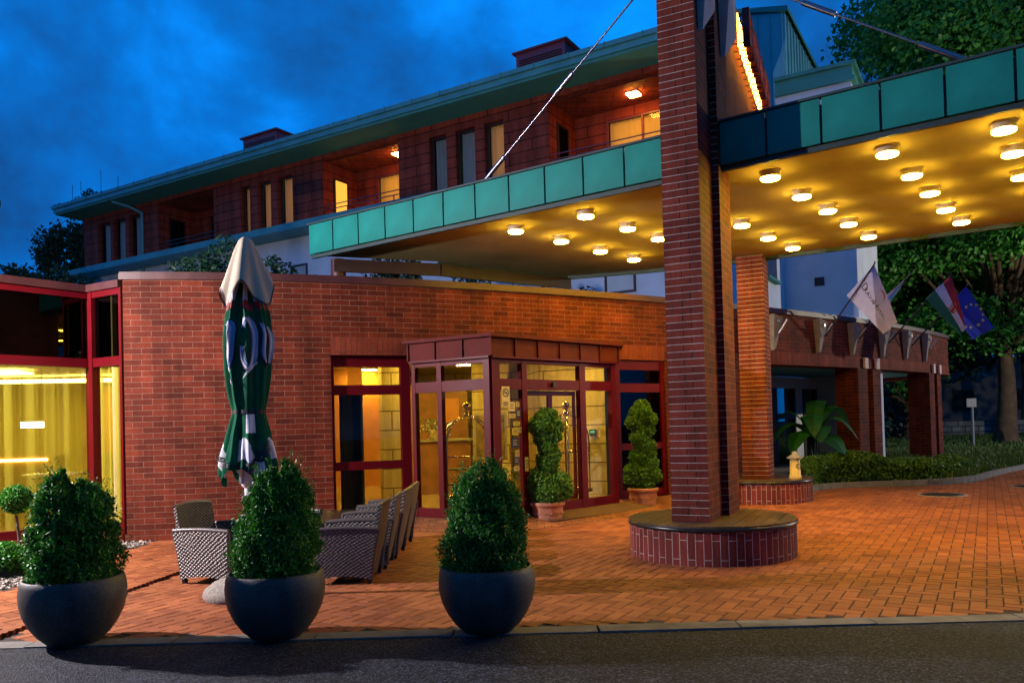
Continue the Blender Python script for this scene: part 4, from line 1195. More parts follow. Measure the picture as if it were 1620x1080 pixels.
# ================================================================== GLASS CORNER BAY
bay = empty('corner_glass_bay', (-5.79, 10.75, 0), 'red framed glass corner bay of the dining room at the left', 'glazed bay')
G0, G1, G2, G3 = [Vector(p) for p in GP]
def bayside(a, b, posts):
    mb_ = MB()
    for (t0, t1) in posts: fbar(mb_, a, b, t0, t1, .12, 3.36, .12)
    pp = sorted(posts)
    for (x0, x1) in zip([p[1] for p in pp[:-1]], [p[0] for p in pp[1:]]):
        for z0, z1 in ((.12, .24), (2.34, 2.46), (3.28, 3.36)):
            fbar(mb_, a, b, x0 + .0005, x1 - .0005, z0, z1, .10)
    mb_.build('frame', M['red_paint'], bay)
    for (x0, x1) in zip([p[1] for p in pp[:-1]], [p[0] for p in pp[1:]]):
        g_ = MB(); fbar(g_, a, b, x0 - .01, x1 + .01, .23, 2.35, .01); g_.build('pane', M['glass'], bay)
        g_ = MB(); fbar(g_, a, b, x0 - .01, x1 + .01, 2.45, 3.29, .01); g_.build('upper_pane', M['glass_dark'], bay)
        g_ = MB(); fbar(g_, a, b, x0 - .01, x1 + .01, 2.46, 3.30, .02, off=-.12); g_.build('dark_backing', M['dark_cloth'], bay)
L12 = (G2 - G1).length; L23 = (G3 - G2).length; L01 = (G1 - G0).length
bayside(G0, G1, [(0, .1), (L01 - .06, L01 - .001)])
bayside(G1, G2, [(0, .06), (L12 - .03, L12 + .07)])
bayside(G2, G3, [(.06, .14), (L23 - .03, L23 + .02)])
mb = MB()
for (a, b, o_) in ((G0, G1, 0), (G1, G2, 0), (G2, G3, .0)):
    fbar(mb, a, b, -.02, (b - a).length + .02, 3.362, 3.46, .2, off=.0)
mb.build('fascia', M['coping'], bay)
mb = MB()
fbar(mb, G0, G1, 0, L01, 0, .118, .16); fbar(mb, G1, G2, 0, L12, 0, .1185, .16); fbar(mb, G2, G3, 0, L23, 0, .119, .16)
mb.build('plinth', M['brick_soldier'], bay)

# ================================================================== CANOPY
F0 = Vector((-3.1, 12.4)); FD = Vector((7.64, -5.4)).normalized(); FL = 13.6
F1 = F0 + FD * FL
rear = [(9.9, 9.6), (7.4, 11.45), (5.8, 12.55), (4.3, 13.5), (2.55, 14.3), (1.12, 14.75), (-1.15, 13.12)]
can = empty('entrance_canopy', (2.0, 10.5, 4.15), 'large wedge canopy with teal fascia panels over the forecourt', 'canopy')
poly = [tuple(F0), tuple(F1)] + rear
mb = MB()
mb.face([(p[0], p[1], 4.15) for p in reversed(poly)]); mb.build('soffit', M['soffit'], can)
mb = MB(); mb.prism(poly, 4.17, 4.56); mb.build('slab', M['teal_dark'], can)
ft = Vector((FD.y, -FD.x))
n_p = int(FL / .552)
pan0 = None
for k in range(n_p + 1):
    c_ = F0 + FD * (.275 + .552 * k) + ft * .02
    if k == 0:
        mb = MB(); mb.box((c_.x, c_.y, 4.385), (.527, .035, .455), math.atan2(FD.y, FD.x))
        pan0 = mb.build('fascia_panel', M['teal'], can)
        base_c = c_
    else:
        o = pan0.copy(); C.objects.link(o); o.parent = can
        o.location = (c_.x - base_c.x, c_.y - base_c.y, 0)
        
mb = MB()
fbar(mb, F0, F1, 0, FL, 4.10, 4.15, .05, off=-.03)
fbar(mb, F0, F1, -.02, FL, 4.62, 4.645, .09, off=.01)
R_ = [Vector(p) for p in rear]
for a, b in zip(R_[:-1], R_[1:]):
    fbar(mb, a, b, 0, (b - a).length, 4.09, 4.15, .05, off=.03)
mb.build('edge_trim', M['teal_dark'], can)
mb = MB()
fbar(mb, Vector(rear[-1]), F0, 0, (F0 - R_[-1]).length - .35, 3.90, 4.10, .06, off=-.05)
fbar(mb, R_[-2], R_[-1], 0, (R_[-1] - R_[-2]).length, 3.90, 4.09, .06, off=-.05)
mb.build('rear_beam', M['darkwood'], can)
mb = MB()
for a, b in zip(R_[:-1], R_[1:]):
    fbar(mb, a, b, 0, (b - a).length, 4.16, 4.61, .03, off=.04)
fbar(mb, R_[-1], F0, 0, (F0 - R_[-1]).length, 4.16, 4.61, .03, off=.04)
mb.build('rear_fascia', M['teal'], can)
mb = MB(); mb.lathe([(.12, 0), (.12, .72)], (-2.72, 12.62, 3.40), 16); tag(mb.build('support_post', M['coping']), 'short red round post on the roof under the left tip of the canopy', 'post')

# canopy lamps
LP = [(0.12, 10.87), (1.02, 10.17), (0.79, 11.55), (1.67, 10.90), (1.45, 12.31), (2.08, 13.01), (2.22, 11.56), (2.94, 8.74), (3.91, 8.04), (4.73, 7.44), (3.58, 9.53), (4.55, 8.81), (5.26, 8.14), (3.25, 10.89), (4.18, 10.24), (5.14, 9.54), (5.88, 8.96),
      (3.88, 11.71), (4.77, 10.99), (5.77, 10.34), (4.51, 12.46), (5.42, 11.81), (6.38, 11.05), (3.02, 12.35), (6.6, 9.7), (6.1, 7.6), (5.6, 6.8), (7.0, 8.4), (7.3, 10.3)]
lp0 = empty('canopy_lamp', (0, 0, 0), None, 'ceiling lamp', 'round lamps under the canopy')
mb = MB(); mb.lathe([(.105, 0.0), (.118, -.002), (.118, -.012), (.105, -.014), (.105, -.076)], (0, 0, 0), 28, cap=False); mb.build('housing', noisy('lamp_housing', (.55, .42, .26), rough=.4), lp0)
mb = MB(); mb.lathe([(.100, -.074), (.104, -.076), (.104, -.090), (.095, -.098), (.001, -.101)], (0, 0, 0), 28, cap=False); mb.build('diffuser', M['lamp_glow'], lp0)
rows = ['leftmost lit lamp under the canopy, nearest its teal tip', 'lit canopy lamp close behind the teal fascia, left of the tall pier', 'canopy lamp left of the tall pier, second row, left one',
        'canopy lamp left of the tall pier, second row, right one', 'canopy lamp left of the tall pier, third row from the fascia', 'canopy lamp left of the tall pier, farthest back above the brick wall', 'canopy lamp half hidden by the left edge of the tall pier',
        'canopy lamp just right of the tall pier, nearest the fascia', 'large canopy lamp in the front row, middle of the right half', 'large canopy lamp in the front row cut by the right picture edge',
        'canopy lamp second row, first right of the tall pier', 'canopy lamp second row, below the front middle lamp', 'canopy lamp second row at the right picture edge', 'canopy lamp third row, first right of the tall pier', 'canopy lamp third row, second right of the tall pier',
        'canopy lamp third row, third right of the tall pier', 'canopy lamp third row at the right picture edge', 'canopy lamp fourth row, just above the rear pier', 'canopy lamp fourth row, middle one', 'canopy lamp fourth row, right one',
        'canopy lamp last row, right beside the rear pier', 'canopy lamp last row, middle above the wall vent', 'canopy lamp last row, rightmost above the flags', 'canopy lamp between the two piers', 'canopy lamp beyond the right edge, fourth row',
        'canopy lamp beyond the right edge, second row', 'canopy lamp beyond the right edge, front row', 'canopy lamp beyond the right edge, third row', 'canopy lamp beyond the right edge, last row']
for k, (x_, y_) in enumerate(LP):
    o = lp0 if k == 0 else copy_tree(lp0)
    o.location = (x_, y_, 4.148); o['label'] = rows[k]

# ================================================================== BRICK PIERS, SIGN WALL, CABLES
ap = Vector((.45, .893)).normalized(); bp = Vector((.893, -.45)).normalized()
def pq(o_, u, v): r_ = o_ + bp * u + ap * v; return (r_.x, r_.y)
aS = Vector((.40, .917)).normalized(); bS = Vector((.917, -.40)).normalized()
def ps(o_, u, v): r_ = o_ + bS * u + aS * v; return (r_.x, r_.y)
gate = empty('brick_gate_tower', (1.8, 8.3, .38), 'tall stepped red brick pier rising through the canopy with a sign wall on top', 'tower')
O1 = Vector((1.60, 8.07))
poly1 = [pq(O1, 0, 0), pq(O1, .38, 0), pq(O1, .38, .60), pq(O1, .455, .60), pq(O1, .455, 1.16), pq(O1, 0, 1.16)]
mb = MB(); mb.prism(poly1, .385, 6.75); mb.mi[1] = 1; mb.mi[3] = 1; mb.build('pier', [M['brick_pier_gleam'], M['brick']], gate)
O2 = Vector((3.86, 13.35))
mb = MB(); mb.prism([pq(O2, 0, 0), pq(O2, .44, 0), pq(O2, .44, .5), pq(O2, 0, .5)], .385, 4.14); mb.build('rear_pier', M['brick_pier_gleam'], gate)
mb = MB(); mb.prism([ps(O1, .06, 1.16), ps(O1, .40, 1.16), ps(O1, .40, 5.6), ps(O1, .06, 5.6)], 4.66, 6.80); mb.build('sign_wall', M['brick'], gate)
mb = MB(); mb.prism([ps(O1, .03, 1.1), ps(O1, .46, 1.1), ps(O1, .46, 5.64), ps(O1, .03, 5.64)], 6.802, 6.86); mb.prism([pq(O1, -.03, -.03), pq(O1, .55, -.03), pq(O1, .55, 1.19), pq(O1, -.03, 1.19)], 6.862, 6.90)
mb.build('coping', M['coping'], gate)
for (v0, z0) in ((.25, 5.62), (.98, 5.62)):
    mb = MB(); u0 = .38 if v0 < .6 else .455
    prof = [(-.13, 6.25), (.13, 6.15), (.10, 5.65), (-.08, 5.40)]
    def qq(u, v, z): a_ = pq(O1, u, v); return (a_[0], a_[1], z)
    fr_ = [qq(u0 + (.14 if z > 5.6 else .05), v0 + v, z) for v, z in prof]; bk = [qq(u0 - .0, v0 + v, z) for v, z in prof]
    mb.face(fr_); mb.face(bk[::-1])
    for i in range(4):
        j = (i + 1) % 4; mb.face([fr_[j], fr_[i], bk[i], bk[j]])
    mb.build('corbel', M['pink_block'], gate)
# channel letters standing off the right face of the sign wall
sg = empty('hotel_sign', (*ps(O1, .5, 3.5), 6.5), 'raised hotel name letters lit amber from behind, seen edge-on', 'sign')
me = text_mesh('DRAVA HOTEL', .66, extrude=.045, bold=.008, spacing=1.0)
xsx = [v.co.x for v in me.vertices]; wd_ = max(xsx) - min(xsx); sx_ = 2.85 / wd_
def sgfn(x_, y_, z_):
    a_ = ps(O1, .40 + .20 + z_, 3.95 + x_ * sx_); return (a_[0], a_[1], 6.47 + y_)
place_text(me, sgfn, 'letters', M['oxide'], sg)
mb = MB()
for k in range(12):
    v_ = 2.55 + 2.85 * (k + .5) / 12
    zt, zb_ = 6.70, 6.26
    a_ = ps(O1, .40 + .09, v_ - .08); b_ = ps(O1, .40 + .09, v_ + .08)
    mb.tube([(*a_, zb_), (*a_, zt), (*b_, zt), (*b_, zb_)], .0055, 6)
mb.build('neon_tube', M['neon'], sg)
mb = MB()
for k in range(12):
    v_ = 2.55 + 2.85 * (k + .5) / 12
    for z in (6.34, 6.62):
        a_ = ps(O1, .39, v_); b_ = ps(O1, .56, v_); mb = MB(); mb.tube([(*a_, z), (*b_, z)], .008, 6); mb.build('stud', M['iron'], sg)
# a floodlight at the foot of the sign
fl = empty('floodlight', (*ps(O1, .62, 5.4), 4.66), 'small dark floodlight on the canopy below the hotel sign', 'floodlight')
mb = MB(); c_ = ps(O1, .62, 5.4); mb.tube([(*c_, 4.64), (*c_, 5.9)], .015, 8); mb.build('stem', M['black_metal'], fl)
mb = MB(); mb.lathe([(.05, 0), (.12, .12), (.12, .15)], (*c_, 5.9), 14); mb.build('housing', M['black_metal'], fl)

# cable stays
def cable(a, b, lab):
    e_ = empty('cable_stay', b, lab, 'cable', 'steel stays carrying the canopy')
    a, b = Vector(a), Vector(b); d = (b - a).normalized()
    mb_ = MB(); mb_.tube([a, b], .012, 8); mb_.build('rod', M['steel'], e_)
    mb_ = MB(); mb_.tube([b - d * .45, b - d * .02], .03, 8); mid = a + (b - a) * .5; mb_.build('turnbuckle', M['steel'], e_); mb_ = MB(); mb_.tube([mid - d * .18, mid + d * .18], .028, 8)
    mb_.build('turnbuckle', M['steel'], e_)
s776 = F0 + FD * (.369 * 9.36); s1550 = F0 + FD * (.963 * 9.36)
cable((1.72, 8.3, 6.25), (s776.x, s776.y + .06, 4.66), 'steel stay running from the tall pier down to the left part of the canopy')
cable((2.02, 8.3, 6.25), (s1550.x + .03, s1550.y + .06, 4.66), 'steel stay running from the tall pier down to the right part of the canopy')

# round benches at the foot of the piers
def bench(c, r, lab, notch=None):
    e_ = empty('round_bench', (c[0], c[1], 0), lab, 'bench', 'round brick benches round the piers')
    mb_ = MB(); n = 72
    for k_ in range(n):
        a0, a1 = 2 * math.pi * k_ / n, 2 * math.pi * (k_ + 1) / n
        p0_ = (c[0] + r * math.cos(a0), c[1] + r * math.sin(a0)); p1_ = (c[0] + r * math.cos(a1), c[1] + r * math.sin(a1))
        mb_.face([(*p0_, -.01), (*p1_, -.01), (*p1_, .325), (*p0_, .325)], [(a0 * r, 0), (a1 * r, 0), (a1 * r, .325), (a0 * r, .325)])
    mb_.build('brick_base', M['brick_bench'], e_)
    mb_ = MB(); R2 = r + .015; mb_.lathe([(R2 - .04, .325), (R2, .326), (R2, .362), (R2 - .012, .366), (R2 - .05, .366)], (c[0], c[1], 0), 72, cap=False); mb_.build('rim', M['rim'], e_)
    # plank top: planks run along the pier direction
    mb_ = MB(); w_ = .118; nP = int(2 * (R2 - .015) / w_) + 1
    for k_ in range(-nP // 2, nP // 2 + 1):
        u0, u1 = k_ * w_ + .003, (k_ + 1) * w_ - .003
        rr = R2 - .012
        if abs(u0) >= rr and abs(u1) >= rr: continue
        u0c, u1c = max(-rr, min(rr, u0)), max(-rr, min(rr, u1))
        us = [u0c + (u1c - u0c) * i / 3 for i in range(4)]
        top = [(u, math.sqrt(max(0, rr * rr - u * u))) for u in us]
        pl = [(u, -v) for u, v in top] + [(u, v) for u, v in reversed(top)]
        # direction
        pw = []
        for (u, v) in pl:
            r_ = Vector(c[:2]) + bp * u + ap * v; pw.append((r_.x, r_.y))
        mb_.prism(pw, .345, .382 + random.uniform(-.001, .002))
    mb_.build('seat_plank', M['bench_wood'], e_)
    return e_
bench((2.08, 8.40, 0), .855, 'round brick bench with dark plank top around the tall front pier')
bench((4.22, 13.62, 0), .86, 'round brick bench around the rear pier, carrying the yellow ashtray')
# ashtray bin
e_ = empty('ashtray_bin', (4.72, 13.35, .382), 'yellow ashtray post with grey hat standing on the rear bench', 'ashtray')
mb = MB(); mb.lathe([(.13, 0), (.135, .03), (.115, .05), (.10, .36), (.09, .37)], (4.72, 13.25, .382), 20); mb.build('body', M['bin_yellow'], e_)
mb = MB(); mb.lathe([(.16, .375), (.165, .39), (.075, .44), (.06, .45), (.055, .50), (.001, .51)], (4.72, 13.25, .382), 20, cap=False); mb.build('lid', M['concrete'], e_)
mb = MB()
for k in range(20):
    a0, a1 = k * math.pi / 10, (k + 1) * math.pi / 10
    def pp(r_, an):
        u = r_ * math.cos(an); z = .23 + r_ * math.sin(an); fi = -math.pi / 2 + .35 + u / .108
        return (4.72 + .116 * math.cos(fi), 13.25 + .116 * math.sin(fi), .382 + z)
    mb.face([pp(.042, a0), pp(.052, a0), pp(.052, a1), pp(.042, a1)])
mb.face([pp(.03, math.pi), pp(.03, math.pi + .3), pp(.03, -.3), pp(.03, 0)])
mb.build('emblem', M['black_ink'], e_)
e_.scale = (.78, .78, .88)

# ================================================================== HOTEL BLOCK
W0 = Vector((4.6, 22.65)); WT = Vector((-.857, .516)); WN = Vector((-.516, -.857))   # along to the left, outward to camera
hot = empty('hotel_building', (W0.x, W0.y, 0), 'long hotel block with white lower walls and terracotta top storey under wide eaves', 'building')
def wp(t_, o_=0.0): r_ = W0 + WT * t_ + WN * o_; return (r_.x, r_.y)
TE = 28.95; T0 = -1.1
ZL, ZE = 9.05, 11.72
def wbox(mb_, t0, t1, z0, z1, o0, o1, mi=0):
    p = [wp(t0, o0), wp(t0, o1), wp(t1, o1), wp(t1, o0)]
    mb_.prism(p, z0, z1, mi)
balc = [(.0 - 0, 3.76), (9.76, 13.4), (19.6, 23.3)]
wins = [(5.4, 6.14), (6.53, 7.29), (7.68, 8.39), (15.0, 15.8), (16.2, 16.9), (17.4, 17.95), (24.6, 25.4), (25.7, 26.6), (26.85, 27.79)]
ops = sorted(balc + wins)
WZ0, WZ1 = 9.42, 11.30
mb = MB()
cur = T0
for (a, b) in ops:
    wbox(mb, cur, a, ZL, ZE, -.25, 0); cur = b
wbox(mb, cur, TE, ZL, ZE, -.25, 0)
for (a, b) in wins:
    wbox(mb, a, b, ZL, WZ0, -.25, -.001); wbox(mb, a, b, WZ1, ZE, -.25, -.001)
for (a, b) in balc:
    wbox(mb, a, b, 11.56, ZE, -.25, -.001)
    # recess: side walls and back
    wbox(mb, a - .2, a, ZL, ZE, -1.9, -.26); wbox(mb, b, b + .2, ZL, ZE, -1.9, -.26)
    wb_ = (a + .15, a + 2.65); wbox(mb, a - .2, wb_[0], ZL, ZE, -2.1, -1.901); wbox(mb, wb_[1], b + .2, ZL, ZE, -2.1, -1.901); wbox(mb, *wb_, ZL, 9.8, -2.1, -1.901); wbox(mb, *wb_, 11.2, ZE, -2.1, -1.901)
    wbox(mb, a, b, 11.50, 11.559, -1.9, -.26)
wbox(mb, TE - .25, TE, ZL, ZE, -9, -.26); 
wbox(mb, T0, T0 + .25, ZL, ZE, -9, -.26)
mb.build('upper_wall', M['terracotta'], hot)
mb = MB()
wbox(mb, -2.59, TE, 0, 8.80, -9, -.02)
mb.build('lower_wall', M['stucco'], hot)
mb = MB()
wbox(mb, T0 - .5, TE + .3, 8.80, 9.05, -9, 1.05)
mb.build('balcony_ledge', M['verdigris'], hot)
mb = MB()
wbox(mb, T0 - .35, TE + .35, 11.72, 11.80, -9.5, 1.15)
mb.build('eaves_soffit', M['eaves'], hot)
mb = MB()
wbox(mb, T0 - .35, TE + .40, 11.802, 11.98, -9.5, 1.22)
# gutter: half round approximated, with brackets
wbox(mb, T0 - .35, TE + .45, 11.981, 12.12, 1.10, 1.30)
rf = mb.build('fascia', M['verdigris'], hot)
mb = MB(); k = T0
while k < TE + .3:
    mb = MB(); wbox(mb, k, k + .03, 11.985, 12.14, 1.301, 1.32); mb.build('gutter_bracket', M['eaves'], rf); k += 1.15
mb = MB()
p0_, p1_ = wp(T0 - .35, 1.1), wp(TE + .35, 1.1); p2_, p3_ = wp(TE - 4, -5), wp(T0 + 3, -5)
mb.face([(*p0_, 12.12), (*p1_, 12.12), (*p2_, 13.3), (*p3_, 13.3)])
p4_, p5_ = wp(TE + .35, -9.5), wp(T0 - .35, -9.5)
mb.face([(*p1_, 12.12), (*p4_, 12.12), (*p2_, 13.3)]); mb.face([(*p5_, 12.12), (*p0_, 12.12), (*p3_, 13.3)]); mb.face([(*p4_, 12.12), (*p5_, 12.12), (*p3_, 13.3), (*p2_, 13.3)])
mb.build('roof', M['coping'], hot)
# dormers (ventilation boxes)
for (t_, w_, h_) in ((3.9, 1.75, .42), (16.6, 1.9, .38)):
    mb = MB(); wbox(mb, t_ - w_ / 2, t_ + w_ / 2, 12.2, 12.72 + h_, -2.6, .15)
    dm = mb.build('dormer', M['oxide'], hot)
    mb = MB(); wbox(mb, t_ - w_ / 2 - .1, t_ + w_ / 2 + .1, 12.722 + h_, 12.78 + h_, -2.7, .25); mb.build('cap', M['oxide'], dm)
    mb = MB()
    for q in range(8):
        z_ = 12.35 + q * (h_ + .2) / 8
        wbox(mb, t_ - w_ / 2 + .12, t_ + w_ / 2 - .12, z_, z_ + .03, .151, .19)
    mb.build('louvre', M['darkwood'], dm)
# windows with frames, drapes
def hwin(t0, t1, z0, z1, o_, parent, lit=None, sash=1, drape=None):
    mb_ = MB(); f = .07
    wbox(mb_, t0, t0 + f, z0, z1, o_ - .06, o_); wbox(mb_, t1 - f, t1, z0, z1, o_ - .06, o_)
    wbox(mb_, t0 + f, t1 - f, z0, z0 + f, o_ - .06, o_ - .001); wbox(mb_, t0 + f, t1 - f, z1 - f, z1, o_ - .06, o_ - .001)
    for s_ in range(1, sash):
        m__ = t0 + (t1 - t0) * s_ / sash; wbox(mb_, m__ - f / 2, m__ + f / 2, z0 + f, z1 - f, o_ - .06, o_ - .001)
    w_ = mb_.build('window', M['darkwood'] if lit is None or lit == 'dim' else M['oxide'], parent)
    mb_ = MB(); wbox(mb_, t0 + f * .8, t1 - f * .8, z0 + f * .8, z1 - f * .8, o_ - .045, o_ - .04); mb_.build('pane', M['glass'], w_)
    # drape
    n_ = 26; mb_ = MB(); m0 = drape or ('drape_blue' if lit is None else 'drape')
    for i in range(n_):
        u0, u1 = t0 + .08 + (t1 - t0 - .16) * i / n_, t0 + .08 + (t1 - t0 - .16) * (i + 1) / n_
        a_, b_ = wp(u0, o_ - .14 - .02 * math.sin(u0 * 40)), wp(u1, o_ - .14 - .02 * math.sin(u1 * 40))
        mb_.face([(*a_, z0 + .06), (*b_, z0 + .06), (*b_, z1 - .06), (*a_, z1 - .06)])
    mb_.build('curtain', M[m0], w_)
    if lit:
        mb_ = MB(); a_, b_ = wp(t0 + .05, o_ - .5), wp(t1 - .05, o_ - .5)
        mb_.face([(*a_, z0), (*b_, z0), (*b_, z1), (*a_, z1)][::1])
        mb_.build('lit_room', M['window_glow'] if lit == 'lit' else M['window_dim'], w_)
    else:
        mb_ = MB(); wbox(mb_, t0, t1, z0, z1, o_ - .62, o_ - .6); mb_.build('dark_room', M['dark_cloth'], w_)
M['window_dim'] = emit('dim_curtain', (1.0, 0.42, 0.10), 0.7)
for i, (a, b) in enumerate(wins):
    lit = {0: 'dim', 3: 'dim', 4: 'dim', 5: 'dim'}.get(i)
    hwin(a, b, WZ0, WZ1, -.16, hot, lit, drape=None)
# balcony doors, windows, railings, lamps
for i, (a, b) in enumerate(balc):
    lit = 'lit' if i < 2 else None
    hwin(a + .15, a + 2.65, 9.8, 11.2, -1.93, hot, lit, sash=2)
    # side door on the left return wall: thin slab facing right
    mb = MB(); wbox(mb, b - .04, b - .001, 9.1, 11.0, -1.35, -.55); dr = mb.build('balcony_door', M['darkwood'], hot)
    mb = MB(); wbox(mb, b - .055, b - .041, 9.2, 10.9, -1.25, -.65); mb.build('pane', M['window_glow'] if i == 1 else M['glass_blue'], dr)
    mb = MB(); 
    for z in (9.62, 9.78): wbox(mb, a, b, z, z + .03, -.10, -.07)
    k = a + .3
    while k < b: wbox(mb, k, k + .03, 9.05, 9.619, -.10, -.07); k += 1.1
    mb.build('railing', M['oxide'] if i < 2 else M['black_metal'], hot)
    wbx = MB(); wbox(wbx, a, b, 9.05, 9.25, -.3, -.12); wbx.build('parapet', M['stucco'], hot)
for k, (t_, lab) in enumerate(((1.3, 'lit square lamp on the ceiling of the balcony beside the tall pier'), (10.55, 'lit square lamp on the ceiling of the middle balcony'))):
    c_ = wp(t_, -1.0); e_ = empty('balcony_lamp', (*c_, 11.5), lab, 'lamp', 'ceiling lamps in the balconies')
    mb = MB(); wbox(mb, t_ - .2, t_ + .2, 11.46, 11.499, -1.2, -.8); mb.build('housing', M['stucco'], e_)
    mb = MB(); wbox(mb, t_ - .17, t_ + .17, 11.42, 11.459, -1.17, -.83); mb.build('diffuser', M['balcony_glow'], e_)
# small windows in the white wall
for (t0, t1, z0, z1) in ((14.3, 15.2, 6.9, 7.75), (23.0, 24.3, 5.6, 6.4), (1.0, 2.0, 5.2, 6.6)):
    hwin(t0, t1, z0, z1, .02, hot, None)
# downpipe
mb = MB()
a_ = wp(25.1, 1.0); mb.tube([(*a_, 11.7), (*wp(24.6, .5), 11.5), (*wp(24.3, .10), 11.25), (*wp(24.3, .10), 9.06)], .07, 10)
mb.tube([(*wp(24.3, .08), 8.8), (*wp(24.3, .08), 3.4)], .06, 10)
mb.build('downpipe', M['verdigris'], hot)
# right-hand return wall and stair block
Rc = wp(T0, 0)
blk = empty('stair_block', (10.1, 22.8, 0), 'pale stair block with eaves beside the corrugated tower', 'building')
A3 = Vector((.516, .857))
c0 = Vector((10.1, 22.8)); cL = c0 - Vector((.857, -.516)) * 2.13; cR = c0 + A3 * 5.2
mb = MB(); mb.prism([tuple(cL), tuple(c0), tuple(cR), tuple(cR - Vector((.857, -.516)) * 6), tuple(cL + A3 * 5)], 0, 11.1); mb.build('wall', M['stucco'], blk)
def grow(k_, e_): 
    d1 = Vector((.857, -.516))
    return [tuple(cL - A3 * e_ - d1 * .0), tuple(c0 - A3 * e_ + d1 * e_), tuple(cR + d1 * e_ + A3 * .2), tuple(cR - d1 * 6), tuple(cL + A3 * 5)]
mb = MB(); mb.prism(grow(0, .12), 11.101, 11.22); mb.prism(grow(0, .05), 11.221, 11.55); mb.prism(grow(0, .15), 11.551, 11.66); mb.build('eaves', M['eaves'], blk)
mb = MB()
def onface(a, d, t0, t1, z0, z1, o_, th_, m_b):
    n_ = Vector((d.y, -d.x)); c_ = a + d * (t0 + t1) / 2 + n_ * o_
    m_b.box((c_.x, c_.y, (z0 + z1) / 2), (t1 - t0, th_, z1 - z0), math.atan2(d.y, d.x))
d1 = Vector((.857, -.516))
onface(cL, d1, .95, 1.22, 5.25, 5.5, .01, .03, mb); mb.build('vent', M['darkwood'], blk)
# return wall between hotel and block
ret0 = Vector((6.80, 21.32)); 
mb = MB(); c_ = ret0 + A3 * 2.15; mb.box((c_.x - .08, c_.y + .05, 4.4), (4.3, .2, 8.8), math.atan2(A3.y, A3.x)); mb.build('return_wall', M['stucco'], hot)
mb = MB(); onface(ret0, A3, .35, 1.6, 5.3, 6.4, -.02 + .10, .06, mb); w_ = mb.build('window', M['darkwood'], hot)
mb = MB(); onface(ret0, A3, .42, 1.53, 5.38, 6.33, .115, .012, mb); mb.build('pane', M['glass_blue'], w_)
mb = MB(); onface(ret0, A3, .25, 1.75, 5.22, 5.29, .12, .16, mb); mb.build('sill', M['eaves'], w_)
# corrugated tower
tw = empty('corrugated_tower', (9.4, 26, 0), 'tall tower clad in blue grey standing seam metal', 'tower')
t0c = Vector((9.4, 26.0)); tl = t0c - d1 * 4.2; tr_ = t0c + A3 * 7
zt0, zt1 = 14.8, 15.75
mb = MB()
def q3(p, z): return (p.x, p.y, z)
bl = tl + A3 * 7
mb.face([q3(tl, 0), q3(t0c, 0), q3(t0c, zt0), q3(tl, zt1)]); mb.face([q3(t0c, 0), q3(tr_, 0), q3(tr_, zt0), q3(t0c, zt0)]); mb.face([q3(tr_, 0), q3(bl, 0), q3(bl, zt1), q3(tr_, zt0)]); mb.face([q3(bl, 0), q3(tl, 0), q3(tl, zt1), q3(bl, zt1)])
mb.face([q3(tl, zt1), q3(t0c, zt0), q3(tr_, zt0), q3(bl, zt1)])
bodyo = mb.build('cladding', M['corrugated'], tw)
mb = MB()
for k in range(11):
    t_ = k * .4 + .1; c_ = tl + d1 * t_; zt_ = zt1 + (zt0 - zt1) * t_ / 4.2
    mb.box((c_.x, c_.y, zt_ / 2), (.03, .10, zt_ - .05), math.atan2(d1.y, d1.x))
for k in range(14):
    c_ = t0c + A3 * (.25 + .5 * k); mb.box((c_.x, c_.y, zt0 / 2), (.03, .10, zt0 - .05), math.atan2(A3.y, A3.x))
mb.build('seam', M['corrugated'], bodyo)
mb = MB(); onface(t0c, A3, .6, 1.5, 10.9, 12.6, .06, .05, mb); lo_ = mb.build('louvre', M['teal_dark'], tw)
mb = MB()
u_ = (t0c - tl); L_ = u_.length
mb.face([q3(tl - A3 * .12, zt1), q3(t0c - A3 * .12 + d1 * .12, zt0), q3(t0c - A3 * .12 + d1 * .12, zt0 + .16), q3(tl - A3 * .12, zt1 + .16)])
mb.face([q3(t0c - A3 * .12 + d1 * .12, zt0), q3(tr_ + d1 * .12, zt0), q3(tr_ + d1 * .12, zt0 + .16), q3(t0c - A3 * .12 + d1 * .12, zt0 + .16)])
mb.face([q3(tl - A3 * .12, zt1 + .16), q3(t0c - A3 * .12 + d1 * .12, zt0 + .16), q3(tr_ + d1 * .12, zt0 + .16), q3(bl, zt1 + .16)])
mb.face([q3(tl - A3 * .12, zt1), q3(tl, zt1), q3(t0c, zt0), q3(t0c - A3 * .12 + d1 * .12, zt0)])
mb.build('roof_edge', M['eaves'], tw)

# ================================================================== VEGETATION
def blobpts(c, r, n, shell=.55):
    d = rng.normal(size=(n, 3)); d /= np.linalg.norm(d, axis=1)[:, None]
    rad = rng.uniform(shell, 1.0, (n, 1)) ** (1 / 2.0)
    return np.array(c) + d * rad * np.array(r), d

